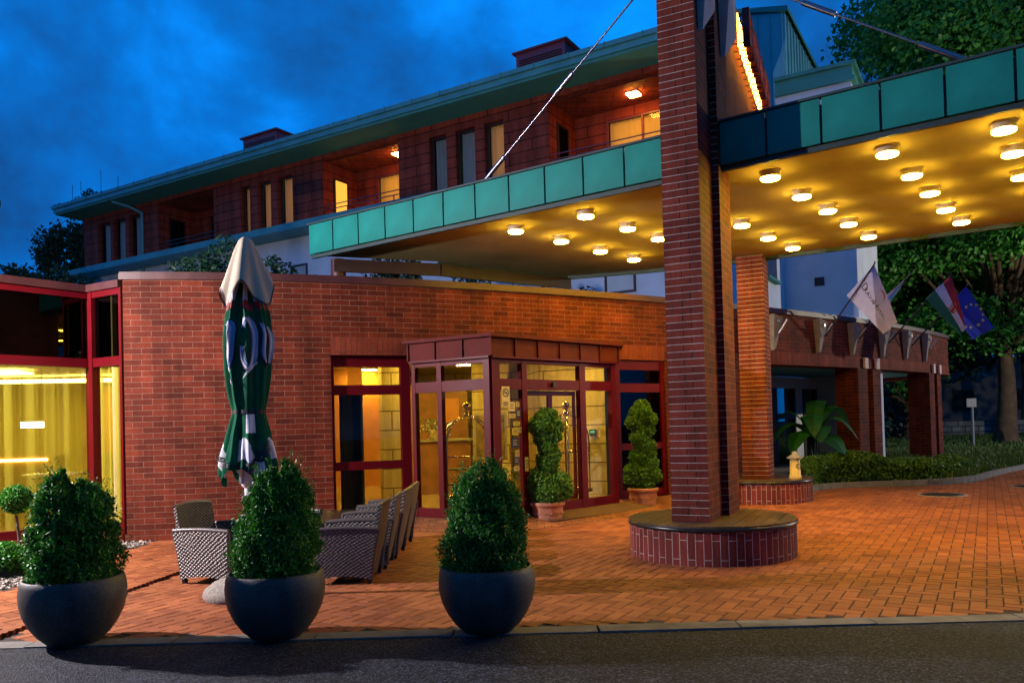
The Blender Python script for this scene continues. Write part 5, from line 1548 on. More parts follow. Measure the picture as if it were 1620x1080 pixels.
def tree(name, base, h, crown_r, cc, lab, m_, leaf=.22, n=26000, clumps=46, trunk_r=.4, group=None, flat=.8, trunk_h=None):
    e_ = empty(name, base, lab, 'tree', group)
    base = Vector(base); cc = np.array(cc, float); cr = np.array(crown_r, float)
    mb_ = MB()
    th_ = trunk_h or h * .35
    tp = [base + Vector((math.sin(z * .8) * .12, math.cos(z * .6) * .1, z)) for z in np.linspace(0, th_, 7)]
    mb_.tube(tp, [trunk_r * (1.25 if i == 0 else 1 - .07 * i) for i in range(7)], 14)
    cl_c = []
    for k_ in range(clumps):
        d = rng.normal(size=3); d /= np.linalg.norm(d); d[2] = abs(d[2]) * .9 - .25 if rng.random() < .75 else d[2]
        q_ = cc + d * cr * rng.uniform(.45, .95)
        cl_c.append(q_)
    top = tp[-1]
    for k_ in range(0, clumps, 3):
        q_ = Vector(cl_c[k_]); mid = top.lerp(q_, .5) + Vector((0, 0, .08 * h * rng.uniform(-.5, .6)))
        mb_.tube([top - Vector((0, 0, .3)), top.lerp(mid, .5), mid, mid.lerp(q_, .6), q_], [trunk_r * .45, trunk_r * .33, trunk_r * .22, trunk_r * .12, .02], 7)
    mb_.build('trunk', M['bark'], e_)
    V_ = []
    for q_ in cl_c:
        s_ = cr * rng.uniform(.20, .36)
        p_, d_ = blobpts(q_, s_ * np.array([1, 1, flat]), n // clumps, .35)
        # lacy edge
        p_ += rng.normal(0, leaf * .6, p_.shape)
        V_.append(quads(p_, leaf * .75, leaf, nrm=d_ * .5))
    quadmesh('crown', np.concatenate(V_), m_, e_)
    return e_
# big tree on the right
tree('plane_tree', (25.5, 33, 0), 19, (8.2, 7.5, 7.2), (21.5, 31.0, 15.5), 'tall broadleaf tree rising above the canopy at the top right', M['leaf_tree'], leaf=.21, n=110000, clumps=110, trunk_r=.55, trunk_h=7)
tree('plane_tree', (20.6, 33.0, 0), 14, (9.5, 6.0, 4.6), (22.0, 31.0, 8.0), 'thick trunked tree spreading over the lawn behind the flags', M['leaf_tree'], leaf=.2, n=100000, clumps=110, trunk_r=.42, trunk_h=4.5)
tree('broadleaf_tree', (15.6, 36, 0), 13, (5.5, 5, 5.4), (15.8, 36, 7.5), 'dark tree filling the gap between white wall and flags', M['leaf_tree'], leaf=.24, n=50000, clumps=60, trunk_r=.35, trunk_h=4)
tree('broadleaf_tree', (20.0, 40, 0), 13, (4.5, 4, 5.0), (20.0, 41, 5.6), 'dark tree behind the gap between flags and big trunk', M['leaf_dark'], leaf=.3, n=22000, clumps=50, trunk_r=.3, trunk_h=2)
tree('broadleaf_tree', (30, 46, 0), 15, (11, 7, 7), (29, 46, 9), 'dark tree in the far background at the right edge', M['leaf_dark'], leaf=.5, n=20000, clumps=46, trunk_r=.4, trunk_h=5)
tree('broadleaf_tree', (21, 52, 0), 15, (10, 7, 7), (21, 52, 8), 'dark tree in the far background beyond the stone wall', M['leaf_dark'], leaf=.5, n=18000, clumps=40, trunk_r=.4, trunk_h=4)
# trees left behind the hotel end
tree('slender_tree', (-22.2, 39.5, 0), 13, (1.5, 1.5, 3.2), (-22.2, 39.5, 10.2), 'slender tree against the left end wall of the hotel', M['leaf_dark'], leaf=.2, n=4200, clumps=34, trunk_r=.14, trunk_h=6)
tree('weeping_tree', (-16.3, 28.5, 0), 8, (1.5, 1.3, 1.1), (-16.4, 28.5, 6.5), 'rounded weeping tree rising behind the left roof edge', M['leaf_dark'], leaf=.13, n=6000, clumps=40, trunk_r=.12, trunk_h=5)
tree('slender_tree', (-18.1, 29, 0), 7, (.7, .7, .9), (-18.1, 29, 6.8), 'small feathery tree at the far left above the glass bay', M['leaf_dark'], leaf=.17, n=1800, clumps=16, trunk_r=.08, trunk_h=5)

# roof-top shrubs: on the low wing's flat roof
def shrub(name, c, r, n, leaf, m_, lab, cat='shrub', group=None, clumps=12, stem=True):
    e_ = empty(name, c, lab, cat, group)
    V_ = []; mb_ = MB()
    for k_ in range(clumps):
        d = rng.normal(size=3); d /= np.linalg.norm(d); d[2] = abs(d[2])
        q_ = np.array(c) + d * np.array(r) * rng.uniform(.35, .9) * np.array([1, 1, 1.0])
        p_, dd = blobpts(q_, np.array(r) * .38, n // clumps, .2)
        V_.append(quads(p_, leaf * .45, leaf, nrm=dd * .3))
        mb_.tube([(c[0], c[1], c[2]), tuple(np.array(c) * .5 + q_ * .5), tuple(q_)], [.02, .012, .005], 5)
    quadmesh('foliage', np.concatenate(V_), m_, e_)
    mb_.build('stem', M['twig'], e_)
    return e_
rs = [((-5.0, 13.2, 3.36), (.75, .6, .95), 2600, 'feathery shrub on the flat roof left of the parasol tip'), ((-3.55, 13.0, 3.36), (.6, .6, .80), 2200, 'spreading shrub on the flat roof right of the parasol tip'), ((-4.15, 13.4, 3.36), (.5, .5, .75), 1100, 'low shrub on the roof beside the short red post'),
      ((-2.0, 13.4, 3.36), (.6, .6, .85), 1800, 'dark shrub on the roof under the canopy tip'), ((-.6, 14.3, 3.36), (1.0, .7, .6), 1800, 'low dark shrub on the roof below the canopy'), ((.8, 15.5, 3.36), (.9, .7, .7), 1500, 'shrub deep in the shade between roof and canopy')]
for c, r, n, lab in rs: shrub('roof_shrub', c, (r[0]*1.15, r[1], r[2]*1.25), int(n*2.2), .085, M['leaf_dark'], lab, group='shrubs on the flat roof')
# weeds on the hotel eaves and antennas
c_ = wp(27.2, .6); shrub('roof_weed', (c_[0], c_[1], 12.12), (.7, .5, .5), 700, .14, M['leaf_dark'], 'tuft of weeds growing on the hotel roof edge', clumps=8)
c_ = wp(29.0, .7); shrub('roof_weed', (c_[0], c_[1], 12.05), (.7, .5, .35), 500, .13, M['leaf_dark'], 'low weeds at the left corner of the hotel eaves', clumps=7)
for (t_, h_, lab) in ((29.0, .75, 'thin antenna rod at the left end of the hotel roof'), (28.3, .8, 'thin antenna rod left of the roof weeds'), (26.7, 1.0, 'tallest thin antenna rod above the roof weeds'), (25.4, .5, 'short antenna rod right of the roof weeds')):
    c_ = wp(t_, .5); mb = MB(); mb.tube([(*c_, 12.1), (*c_, 12.5 + h_)], .012, 5)
    tag(mb.build('antenna', M['iron']), lab, 'antenna', 'antenna rods on the hotel roof')

# clipped conifers in the bowl planters
def conifer(c, r, h, lab, seed, notch=False, skew=0.0, prof_=None):
    global rng
    rng = np.random.default_rng(seed)
    e_ = empty('potted_conifer', c, lab, 'shrub', 'clipped conifers in the dark bowls')
    n = 15000
    u = rng.uniform(0, 1, n) ** .8
    th_ = rng.uniform(0, 2 * math.pi, n)
    prof = np.interp(u, [0, .1, .3, .55, .78, .92, 1.0], [.84, .97, 1.0, .93, .77, .55, .14])
    if prof_: prof = np.interp(u, [0, .1, .3, .55, .78, .92, 1.0], prof_)
    ph = rng.uniform(0, 6.28, 6)
    lump = 1 + .07 * np.sin(th_ * 3 + ph[0] + u * 5) + .06 * np.sin(th_ * 5 + ph[1] - u * 9) + .05 * np.sin(th_ * 8 + ph[2] + u * 14) + .04 * np.sin(u * 26 + th_ * 2 + ph[3])
    depth = rng.uniform(.80, 1.03, n)
    rad = r * prof * lump * depth
    hh = h * (1 + (.07 * np.sin(th_ * 2 + ph[4]) * (u > .6)))
    hh = hh * (1 + .05 * (u > .55) * np.sin(th_ + ph[5]) * (u - .55) / .45)
    rad = rad * (1 + .05 * np.sin(th_ * 2 + ph[3]) * np.cos(u * 4 + ph[1]))
    if notch: hh = hh * (1 - .10 * np.exp(-((np.cos(th_)) ** 2) / .04) * (u > .75))
    P_ = np.column_stack([c[0] + skew * u + rad * np.cos(th_), c[1] + rad * np.sin(th_), c[2] + u * hh])
    nr = np.column_stack([np.cos(th_), np.sin(th_), np.full(n, .5)])
    # sprays: a few needles sharing a root
    V1 = quads(P_, .010, .034, nrm=nr * .2, up_bias=1.0)
    ns = 260
    kk_ = rng.integers(0, n, ns); st_ = P_[kk_]
    shoot = np.concatenate([st_ + nr[kk_] * (.012 * q) + np.array([[0, 0, .016 * q]]) + rng.normal(0, .003, st_.shape) for q in range(1, 5)])
    V3 = quads(shoot, .010, .030, up_bias=1.2)
    P2_ = P_ + nr * .012 + rng.normal(0, .008, P_.shape)
    V2 = quads(P2_[: n // 2], .014, .026, nrm=nr[: n // 2] * .6, up_bias=.7)
    quadmesh('foliage', np.concatenate([V1, V2, V3]), M['leaf'], e_)
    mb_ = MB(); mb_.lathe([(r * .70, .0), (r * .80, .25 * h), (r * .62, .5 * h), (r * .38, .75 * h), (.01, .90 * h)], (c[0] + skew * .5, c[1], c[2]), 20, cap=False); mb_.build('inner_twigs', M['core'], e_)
    mb_ = MB(); mb_.tube([(c[0], c[1], c[2] - .08), (c[0], c[1], c[2] + h * .6)], .03, 8); mb_.build('trunk', M['twig'], e_)
def bowl(c, lab):
    e_ = empty('bowl_planter', c, lab, 'planter', 'dark round bowl planters along the kerb')
    prof = [(.12, 0.0), (.17, .008), (.225, .06), (.275, .13), (.312, .21), (.330, .29), (.333, .35), (.326, .41), (.314, .445), (.306, .450), (.296, .447), (.292, .43), (.296, .38)]
    mb_ = MB(); mb_.lathe(prof, c, 64, cap=False); mb_.lathe([(.12, 0.0), (.001, 0)], c, 20, cap=False); mb_.build('bowl', M['bowl'], e_)
    mb_ = MB(); mb_.lathe([(.297, .385), (.15, .395), (.001, .40)], c, 30, cap=False); mb_.build('soil', M['soil'], e_)
PLN = [(-3.05, 5.46, 0.006, 'dark bowl planter at the left edge of the kerb', 'clipped conifer in the leftmost bowl, widest at its foot', .285, .71, 3, False), (-1.66, 5.46, 0.006, 'dark bowl planter in front of the closed parasol', 'clipped conifer in front of the parasol pole', .285, .74, 5, False),
       (-.205, 5.46, 0.006, 'dark bowl planter standing alone before the entrance', 'clipped conifer with a two-peaked top before the entrance', .28, .72, 9, True)]
for (x_, y_, z_, l1, l2, r_, h_, sd, nt_) in PLN:
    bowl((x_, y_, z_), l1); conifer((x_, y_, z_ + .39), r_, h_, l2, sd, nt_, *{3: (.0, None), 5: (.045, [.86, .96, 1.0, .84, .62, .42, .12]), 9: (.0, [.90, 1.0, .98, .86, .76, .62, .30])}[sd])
rng = np.random.default_rng(77)

# terracotta pots with spiral topiary
def spiral(c, h, lab1, lab2, prof, seed):
    rg = np.random.default_rng(seed)
    e_ = empty('terracotta_pot', c, lab1, 'pot', 'terracotta pots by the doors')
    mb_ = MB(); mb_.lathe([(.17, 0), (.20, .02), (.205, .06), (.225, .22), (.23, .235), (.25, .24), (.255, .285), (.245, .30), (.225, .298), (.215, .25)], c, 40, cap=False); mb_.build('pot_body', M['terra_pot'], e_)
    mb_ = MB()
    for k_ in range(14):
        a_ = k_ * 2 * math.pi / 14
        mb_.lathe([(.001, -.014), (.016, -.008), (.016, .008), (.001, .014)], (c[0] + .216 * math.cos(a_), c[1] + .216 * math.sin(a_), c[2] + .14), 8, cap=False)
        mb_.tube([(c[0] + .217 * math.cos(a_ + .1), c[1] + .217 * math.sin(a_ + .1), c[2] + .12), (c[0] + .22 * math.cos(a_ + .22), c[1] + .22 * math.sin(a_ + .22), c[2] + .165), (c[0] + .217 * math.cos(a_ + .34), c[1] + .217 * math.sin(a_ + .34), c[2] + .12)], .006, 5)
    mb_.build('garland_relief', M['terra_pot'], e_)
    mb_ = MB(); mb_.lathe([(.215, .26), (.001, .27)], c, 24, cap=False); mb_.build('soil', M['soil'], e_)
    t_ = empty('spiral_topiary', (c[0], c[1], c[2] + .27), lab2, 'topiary', 'spiral topiaries by the doors')
    V_ = []
    for (dx, dy, z, r_) in prof:
        n_ = int(2300 * (r_ / .2) ** 2)
        d = rg.normal(size=(n_, 3)); d /= np.linalg.norm(d, axis=1)[:, None]
        P_ = np.array([c[0] + dx, c[1] + dy, c[2] + z]) + d * r_ * rg.uniform(.62, 1.08, (n_, 1)) * np.array([1, 1, .8])
        V_.append(quads(P_, .024, .045, nrm=d * .5, up_bias=.5))
    quadmesh('foliage', np.concatenate(V_), M['leaf_olive'], t_)
    mb_ = MB(); mb_.tube([(c[0], c[1], c[2] + .2), (c[0] + .03, c[1], c[2] + .8), (c[0] - .02, c[1], c[2] + 1.3)], .025, 8); mb_.build('trunk', M['twig'], t_)
prA = [(.06, 0, 1.52, .13), (.0, 0, 1.50, .15), (-.06, 0, 1.38, .19), (.08, .03, 1.36, .19), (.12, 0, 1.24, .13), (-.05, 0, 1.20, .14), (.03, 0, 1.08, .15), (.07, 0, .95, .15), (-.02, 0, .9, .13), (.02, 0, .80, .16), (-.08, 0, .62, .21), (.12, 0, .56, .22), (-.1, .05, .48, .22), (.17, .0, .46, .2), (.03, -.05, .42, .24)]
spiral((.47, 11.32, .0), 1.7, 'terracotta pot with garland relief, in front of the sliding doors', 'spiral clipped conifer with a bulging foot before the sliding doors', prA, 4)
prB = [(.02, 0, 1.62, .13), (.0, 0, 1.50, .19), (.10, 0, 1.40, .17), (-.10, 0, 1.36, .16), (.05, 0, 1.22, .17), (-.03, 0, 1.12, .17), (.05, 0, .98, .18), (.07, 0, .88, .17), (-.04, 0, .80, .17), (.10, 0, .70, .17), (-.1, 0, .58, .19), (.05, 0, .52, .22), (-.14, 0, .46, .17), (.14, 0, .48, .18), (0, 0, .38, .2)]
spiral((2.09, 12.85, .03), 1.7, 'smaller looking terracotta pot right of the doors beside the tall pier', 'spiral clipped conifer right of the doors beside the tall pier', prB, 6)

# topiary ball on stem & box ball in the gravel, left edge
e_ = empty('stem_topiary', (-5.12, 8.15, 0), 'small ball-headed tree on a thin stem in the gravel bed', 'topiary')
mb = MB(); mb.tube([(-5.12, 8.15, 0), (-5.10, 8.15, .3), (-5.13, 8.15, .62)], .014, 8); mb.build('trunk', M['bark'], e_)
p_, d_ = blobpts((-5.13, 8.15, .78), (.155, .155, .15), 4200, .45); quadmesh('crown', quads(p_, .016, .028, nrm=d_ * .6), M['leaf'], e_)
e_ = empty('box_shrub', (-5.22, 7.95, 0), 'low rounded box shrub in the gravel at the left edge', 'shrub')
p_, d_ = blobpts((-5.25, 8.1, .17), (.27, .22, .19), 7000, .5); p_ = p_[p_[:, 2] > 0]; quadmesh('foliage', quads(p_, .02, .032, nrm=np.array([[0, 0, .5]])), M['leaf'], e_)
mb = MB(); mb.lathe([(.2, .0), (.2, .12), (.12, .25), (.001, .3)], (-5.25, 8.1, 0), 14, cap=False); mb.build('inner_twigs', M['core'], e_)

# hedge in front of the arcade
hp = [(5.45, 15.25), (6.3, 16.15), (8.3, 16.1), (9.2, 16.7), (10.2, 17.9)]
hx_ = []; 
n = 34000
u = rng.uniform(0, 1, n)
seg = np.array(hp); cs = np.concatenate([[0], np.cumsum(np.hypot(*np.diff(seg, axis=0).T))]); uu = u * cs[-1]
X = np.interp(uu, cs, seg[:, 0]); Y = np.interp(uu, cs, seg[:, 1]) + rng.uniform(-.42, .55, n)
top = .52 + .07 * np.sin(X * 2.1) + .05 * np.sin(X * 5 + Y * 3)
top *= np.interp(X, [5.2, 7.5, 9.3, 10.6], [1, 1.02, .8, .35])
edge = np.clip(1 - np.abs((Y - np.interp(uu, cs, seg[:, 1])) / .58) ** 4, .25, 1)
Z = .04 + top * edge * (1 - rng.uniform(0, 1, n) ** 2.2 * .9)
hd_ = tag(quadmesh('hedge', quads(np.column_stack([X, Y, Z]), .035, .06, nrm=np.array([[0, -.3, .8]]), up_bias=.6), M['leaf_hedge']), 'low spreading hedge between forecourt kerb and arcade', 'hedge')

# banana plant
e_ = empty('banana_plant', (6.35, 17.3, .05), 'banana plant with broad drooping leaves inside the arcade', 'plant')
def bleaf(mb_, base, az, L_, rise, w_):
    base = Vector(base); prev = None; n_ = 12
    d = Vector((math.cos(az), math.sin(az), 0)); sd = Vector((-d.y, d.x, 0))
    for i in range(n_ + 1):
        u = i / n_
        c_ = base + d * (L_ * u) + Vector((0, 0, rise * math.sin(u * 2.4) - .55 * L_ * u * u))
        ww = 1.35 * w_ * math.sin(math.pi * min(1, u * .93 + .07)) ** .7
        cur_ = (c_ - sd * ww - Vector((0, 0, .2 * ww)), c_, c_ + sd * ww - Vector((0, 0, .12 * ww)))
        if prev:
            mb_.face([prev[0], prev[1], cur_[1], cur_[0]], smooth=True); mb_.face([prev[1], prev[2], cur_[2], cur_[1]], smooth=True)
        prev = cur_
bl_ = [(3.3, 1.0, .45, .16), (2.7, .9, .7, .15), (.2, .9, .8, .17), (-.5, .9, .55, .2), (3.9, .95, .25, .19), (-1.7, .7, .35, .22), (4.4, .8, .6, .18), (.9, .7, .9, .15), (-1.2, .9, .15, .2)]
for az, L_, rise, w_ in bl_:
    mb = MB(); bleaf(mb, (6.35, 16.75, 1.0), az, L_, rise, w_); mb.build('leaf', M['banana'], e_)
mb = MB()
for k in range(5): mb.tube([(6.35 + rng.uniform(-.1, .1), 16.75 + rng.uniform(-.1, .1), .05), (6.35 + rng.uniform(-.12, .12), 16.75, 1.1)], [.05, .03], 8)
mb.build('stem', M['leaf_dark'], e_)

# far background: stone wall, dark house, posts
mb = MB(); mb.box((24, 44, .45), (26, .4, .9), -.12); tag(mb.build('stone_wall', M['stonewall']), 'low pale stone wall far beyond the lawn', 'wall')
hs = empty('background_house', (24, 60, 0), 'dark low house in the far distance behind the trees', 'building')
mb = MB(); mb.box((24, 60, 2.6), (34, 6, 5.2), -.12); mb.build('wall', noisy('dull_plaster', (.10, .10, .10), rough=.9), hs)
for k in range(7):
    mb = MB(); mb.box((12 + k * 4, 57.0 + 1.5 - k * .48 - .1, 2.2), (1.4, .1, 1.5), -.12); mb.build('window', M['dark_cloth'], hs)
M['dull_zinc'] = noisy('dull_zinc', (.16, .17, .19), rough=.6)
e_ = empty('sign_post', (16.3, 28.0, .05), 'thin pale signpost standing on the lawn left of the big trunk', 'signpost')
mb = MB(); mb.tube([(16.3, 28.0, .05), (16.3, 28.0, 1.75)], .045, 8); mb.build('post', M['dull_zinc'], e_)
mb = MB(); mb.box((16.25, 27.95, 1.72), (.36, .03, .3), .1); mb.build('plate', M['dull_zinc'], e_)
mb = MB(); mb.tube([(20.6, 31.5, 0), (20.6, 31.5, 2.3)], .07, 10); tag(mb.build('post', M['zinc']), 'pale post at the right picture edge beside the big trunk', 'post')

# ================================================================== PARASOL
UX, UY = -2.285, 6.86
um = empty('closed_parasol', (UX, UY, .1), 'closed green and cream beer parasol tied with a strap', 'parasol')
mb = MB(); mb.lathe([(.03, .0), (.03, 2.6)], (UX, UY, .1), 16); mb.build('pole', M['pole_white'], um)
mb = MB()
mb.lathe([(.055, .93), (.075, .95), (.075, 1.16), (.05, 1.19)], (UX, UY, 0), 16)
for k in range(6):
    a_ = k * math.pi / 3; mb.box((UX + .08 * math.cos(a_), UY + .08 * math.sin(a_), 1.06), (.03, .012, .19), a_)
mb.lathe([(.05, .86), (.05, .93)], (UX, UY, 0), 16)
mb.build('crank_housing', M['pole_white'], um)
NF = 8
def ufold(th_, z):
    # radius of the folded green cloth at angle and height
    b_ = np.interp(z, [1.00, 1.12, 1.35, 1.55, 1.60, 1.70, 1.95, 2.25, 2.45, 2.62, 2.72], [.235, .225, .175, .135, .132, .15, .178, .185, .16, .11, .07])
    amp = np.interp(z, [1.0, 1.4, 1.58, 1.75, 2.3, 2.7], [.26, .22, .08, .15, .16, .22])
    ph_ = .5 * math.sin(z * 2.3)
    fold = math.sin(th_ * NF + ph_) * .65 + math.sin(th_ * NF * 2 + 1.1 + z) * .25 + math.sin(th_ * 3 + z * 3) * .25 + math.sin(th_ * 19 + z * 6) * .10 + math.sin(z * 21 + th_ * 4) * .06
    return b_ * (1 + amp * fold)
def usurf(th_, z, off=0.0):
    r_ = ufold(th_, z) + off
    return Vector((UX + r_ * math.cos(th_), UY + r_ * math.sin(th_) * .9, z))
def hem(th_): return 1.05 + .075 * math.cos(th_ * 4 + .6) + .03 * math.sin(th_ * 8)
mb = MB(); nt_, nz = 200, 70
gridv = []
for j in range(nz + 1):
    for i in range(nt_):
        th_ = 2 * math.pi * i / nt_; z = hem(th_) + (2.70 - hem(th_)) * j / nz
        gridv.append(tuple(usurf(th_, z)))
mb.v = gridv
for j in range(nz):
    for i in range(nt_):
        i2 = (i + 1) % nt_
        mb.f.append([j * nt_ + i, j * nt_ + i2, (j + 1) * nt_ + i2, (j + 1) * nt_ + i]); mb.uv.append([(0, 0)] * 4)
        th_ = 2 * math.pi * (i + .5) / nt_; z = hem(th_) + (2.70 - hem(th_)) * (j + .5) / nz; zr = z - hem(th_)
        m__ = 0
        if .07 < zr < .25 and math.sin(th_ * 4 + .6) > -.6: m__ = 1      # pale hem band
        if z > 2.47 and math.sin(th_ * 8) > .1: m__ = 2 if z < 2.53 else 1   # red and white tips below the cap
        mb.mi.append(m__); mb.sm.append(True)
mb.build('canopy_cloth', [M['green_cloth'], M['white_cloth'], M['red_cloth']], um)
# wind-vent cap
def cap_r(th_, u):
    b_ = np.interp(u, [0, .06, .3, .7, 1.0], [.03, .055, .10, .165, .215])
    return b_ * (1 + .02 * u + (.12 * u) * math.sin(th_ * 4 + 2.2) + .05 * u * math.sin(th_ * 9))
mb = MB(); nz = 26; nt_ = 120
V_ = []
for j in range(nz + 1):
    for i in range(nt_):
        th_ = 2 * math.pi * i / nt_; u = j / nz
        lowz = 2.57 + .10 * math.sin(th_ * 4 + .7) + .03 * math.sin(th_ * 7)
        z = 3.10 + (lowz - 3.10) * (u ** 1.1)
        r_ = cap_r(th_, u); V_.append((UX + r_ * math.cos(th_), UY + r_ * math.sin(th_), z))
mb.v = V_
for j in range(nz):
    for i in range(nt_):
        i2 = (i + 1) % nt_
        mb.f.append([j * nt_ + i2, j * nt_ + i, (j + 1) * nt_ + i, (j + 1) * nt_ + i2]); mb.uv.append([(0, 0)] * 4); mb.mi.append(0 if j < nz - 1 else 1); mb.sm.append(True)
mb.face([V_[i] for i in range(nt_)])
mb.build('vent_cap', [M['cream'], M['ink']], um)
# strap
mb = MB(); rg_ = [usurf(2 * math.pi * i / 60, 1.585, .006) for i in range(61)]
for i in range(60):
    a_, b_ = rg_[i], rg_[i + 1]
    mb.face([(a_.x, a_.y, 1.565), (b_.x, b_.y, 1.565), (b_.x, b_.y, 1.60), (a_.x, a_.y, 1.60)], smooth=True)
mb.build('strap', M['black_metal'], um)
# lettering on the folded cloth (camera side is theta = -90 deg)
def utext(txt, size, th0, z0, m_, rot=0, off=.012, bold=0.0, shear=.3, name='lettering', cuts=3):
    me_ = text_mesh(txt, size, bold=bold, shear=shear)
    cr_, sr_ = math.cos(rot), math.sin(rot)
    def fn(x_, y_, z_):
        X_, Y_ = x_ * cr_ - y_ * sr_, x_ * sr_ + y_ * cr_
        th_ = -math.pi / 2 + th0 + X_ / .17
        return usurf(th_, z0 + Y_, off)
    place_text(me_, fn, name, m_, um, cuts=cuts)
def ribbon(P_, w_, m_, off, name='lettering'):
    # P_: (angle from the camera side, height) control points, w_: half widths
    import numpy as _n
    P_ = _n.array(P_, float); W_ = _n.array(w_, float); t_ = _n.linspace(0, len(P_) - 1, 48); k_ = _n.arange(len(P_))
    def cr(a):
        o_ = []
        for tt in t_:
            i_ = min(int(tt), len(a) - 2); f = tt - i_
            p0, p1, p2, p3 = a[max(i_ - 1, 0)], a[i_], a[i_ + 1], a[min(i_ + 2, len(a) - 1)]
            o_.append(.5 * ((2 * p1) + (-p0 + p2) * f + (2 * p0 - 5 * p1 + 4 * p2 - p3) * f * f + (-p0 + 3 * p1 - 3 * p2 + p3) * f ** 3))
        return _n.array(o_)
    C_ = cr(P_); Wd = cr(W_[:, None])[:, 0]; C2 = C_.copy(); C2[:, 0] *= .17
    D_ = _n.gradient(C2, axis=0); D_ /= _n.linalg.norm(D_, axis=1)[:, None] + 1e-9
    mb_ = MB()
    def at_(i_, s_):
        q = C2[i_] + _n.array((-D_[i_][1], D_[i_][0])) * s_
        return usurf(-math.pi / 2 + q[0] / .17, float(q[1]), off)
    for i_ in range(47):
        for a_, b_ in ((-1, -.33), (-.33, .33), (.33, 1)):
            mb_.face([at_(i_, a_ * Wd[i_]), at_(i_ + 1, a_ * Wd[i_ + 1]), at_(i_ + 1, b_ * Wd[i_ + 1]), at_(i_, b_ * Wd[i_])], smooth=True)
    mb_.build(name, M[m_], um)
strokes = [([(-1.05, 2.34), (-.80, 2.30), (-.82, 2.12), (-.95, 1.98)], [.012, .035, .036, .014]),
           ([(-.62, 2.22), (-.52, 2.34), (-.36, 2.30), (-.38, 2.20), (-.50, 2.04), (-.56, 1.96)], [.010, .030, .026, .022, .030, .012]),
           ([(.12, 2.30), (.30, 2.37), (.62, 2.28), (.62, 2.08), (.38, 1.95), (.10, 2.02), (.06, 2.14)], [.012, .028, .040, .036, .028, .022, .010]),
           ([(.95, 2.34), (1.10, 2.24), (1.08, 2.05), (1.3, 1.96)], [.012, .034, .030, .012]), ([(1.5, 2.32), (1.7, 2.2), (1.62, 2.0)], [.014, .034, .014])]
for P_, w_ in strokes:
    w_ = [x_ * .72 for x_ in w_]
    ribbon(P_, [x_ + .010 for x_ in w_], 'black_ink', .008); ribbon(P_, w_, 'blue_cloth', .013)
    ribbon([(a_ - .06, b_) for a_, b_ in P_], [x_ * .35 for x_ in w_], 'flag_white', .018)
ribbon([(.30, 2.50), (.45, 2.47), (.6, 2.50)], [.02, .03, .02], 'red_cloth', .010)
utext('Dreher', .10, .62, 1.19, M['black_ink'], rot=1.0, bold=.006); utext('szállász', .075, -.85, 1.16, M['black_ink'], rot=-.45, shear=0, bold=.002)
mb = MB()
for (t0_, t1_, z0_, z1_) in ((.15, .62, 1.40, 1.56),):
    for i in range(8):
        for j in range(4):
            a0, a1 = -math.pi / 2 + t0_ + (t1_ - t0_) * i / 8, -math.pi / 2 + t0_ + (t1_ - t0_) * (i + 1) / 8
            q0, q1 = z0_ + (z1_ - z0_) * j / 4, z0_ + (z1_ - z0_) * (j + 1) / 4
            mb.face([usurf(a0, q0, .015), usurf(a1, q0, .015), usurf(a1, q1, .015), usurf(a0, q1, .015)], smooth=True)
mb.build('pale_patch', M['white_cloth'], um)
for (ta, za, tb, zb_) in ((-.95, 1.98, -.45, 1.80), (.05, 1.86, .75, 2.0)):
    mb = MB()
    for i in range(12):
        u0, u1 = i / 12, (i + 1) / 12
        a0, a1 = -math.pi / 2 + ta + (tb - ta) * u0, -math.pi / 2 + ta + (tb - ta) * u1
        z0_, z1_ = za + (zb_ - za) * u0, za + (zb_ - za) * u1; w0 = .028 * math.sin(math.pi * u0) + .006; w1 = .028 * math.sin(math.pi * u1) + .006
        mb.face([usurf(a0, z0_, .014), usurf(a1, z1_, .014), usurf(a1, z1_ + w1, .014), usurf(a0, z0_ + w0, .014)])
    mb.build('printed_stroke', M['white_cloth'], um)
ub = MB(); ub.lathe([(.33, 0.0), (.345, .03), (.33, .075), (.26, .13), (.16, .165), (.05, .18), (.05, .22)], (UX - .06, UY - .02, 0), 40)
tag(ub.build('parasol_base', M['pebble']), 'rounded washed concrete parasol base on the paving', 'parasol base')

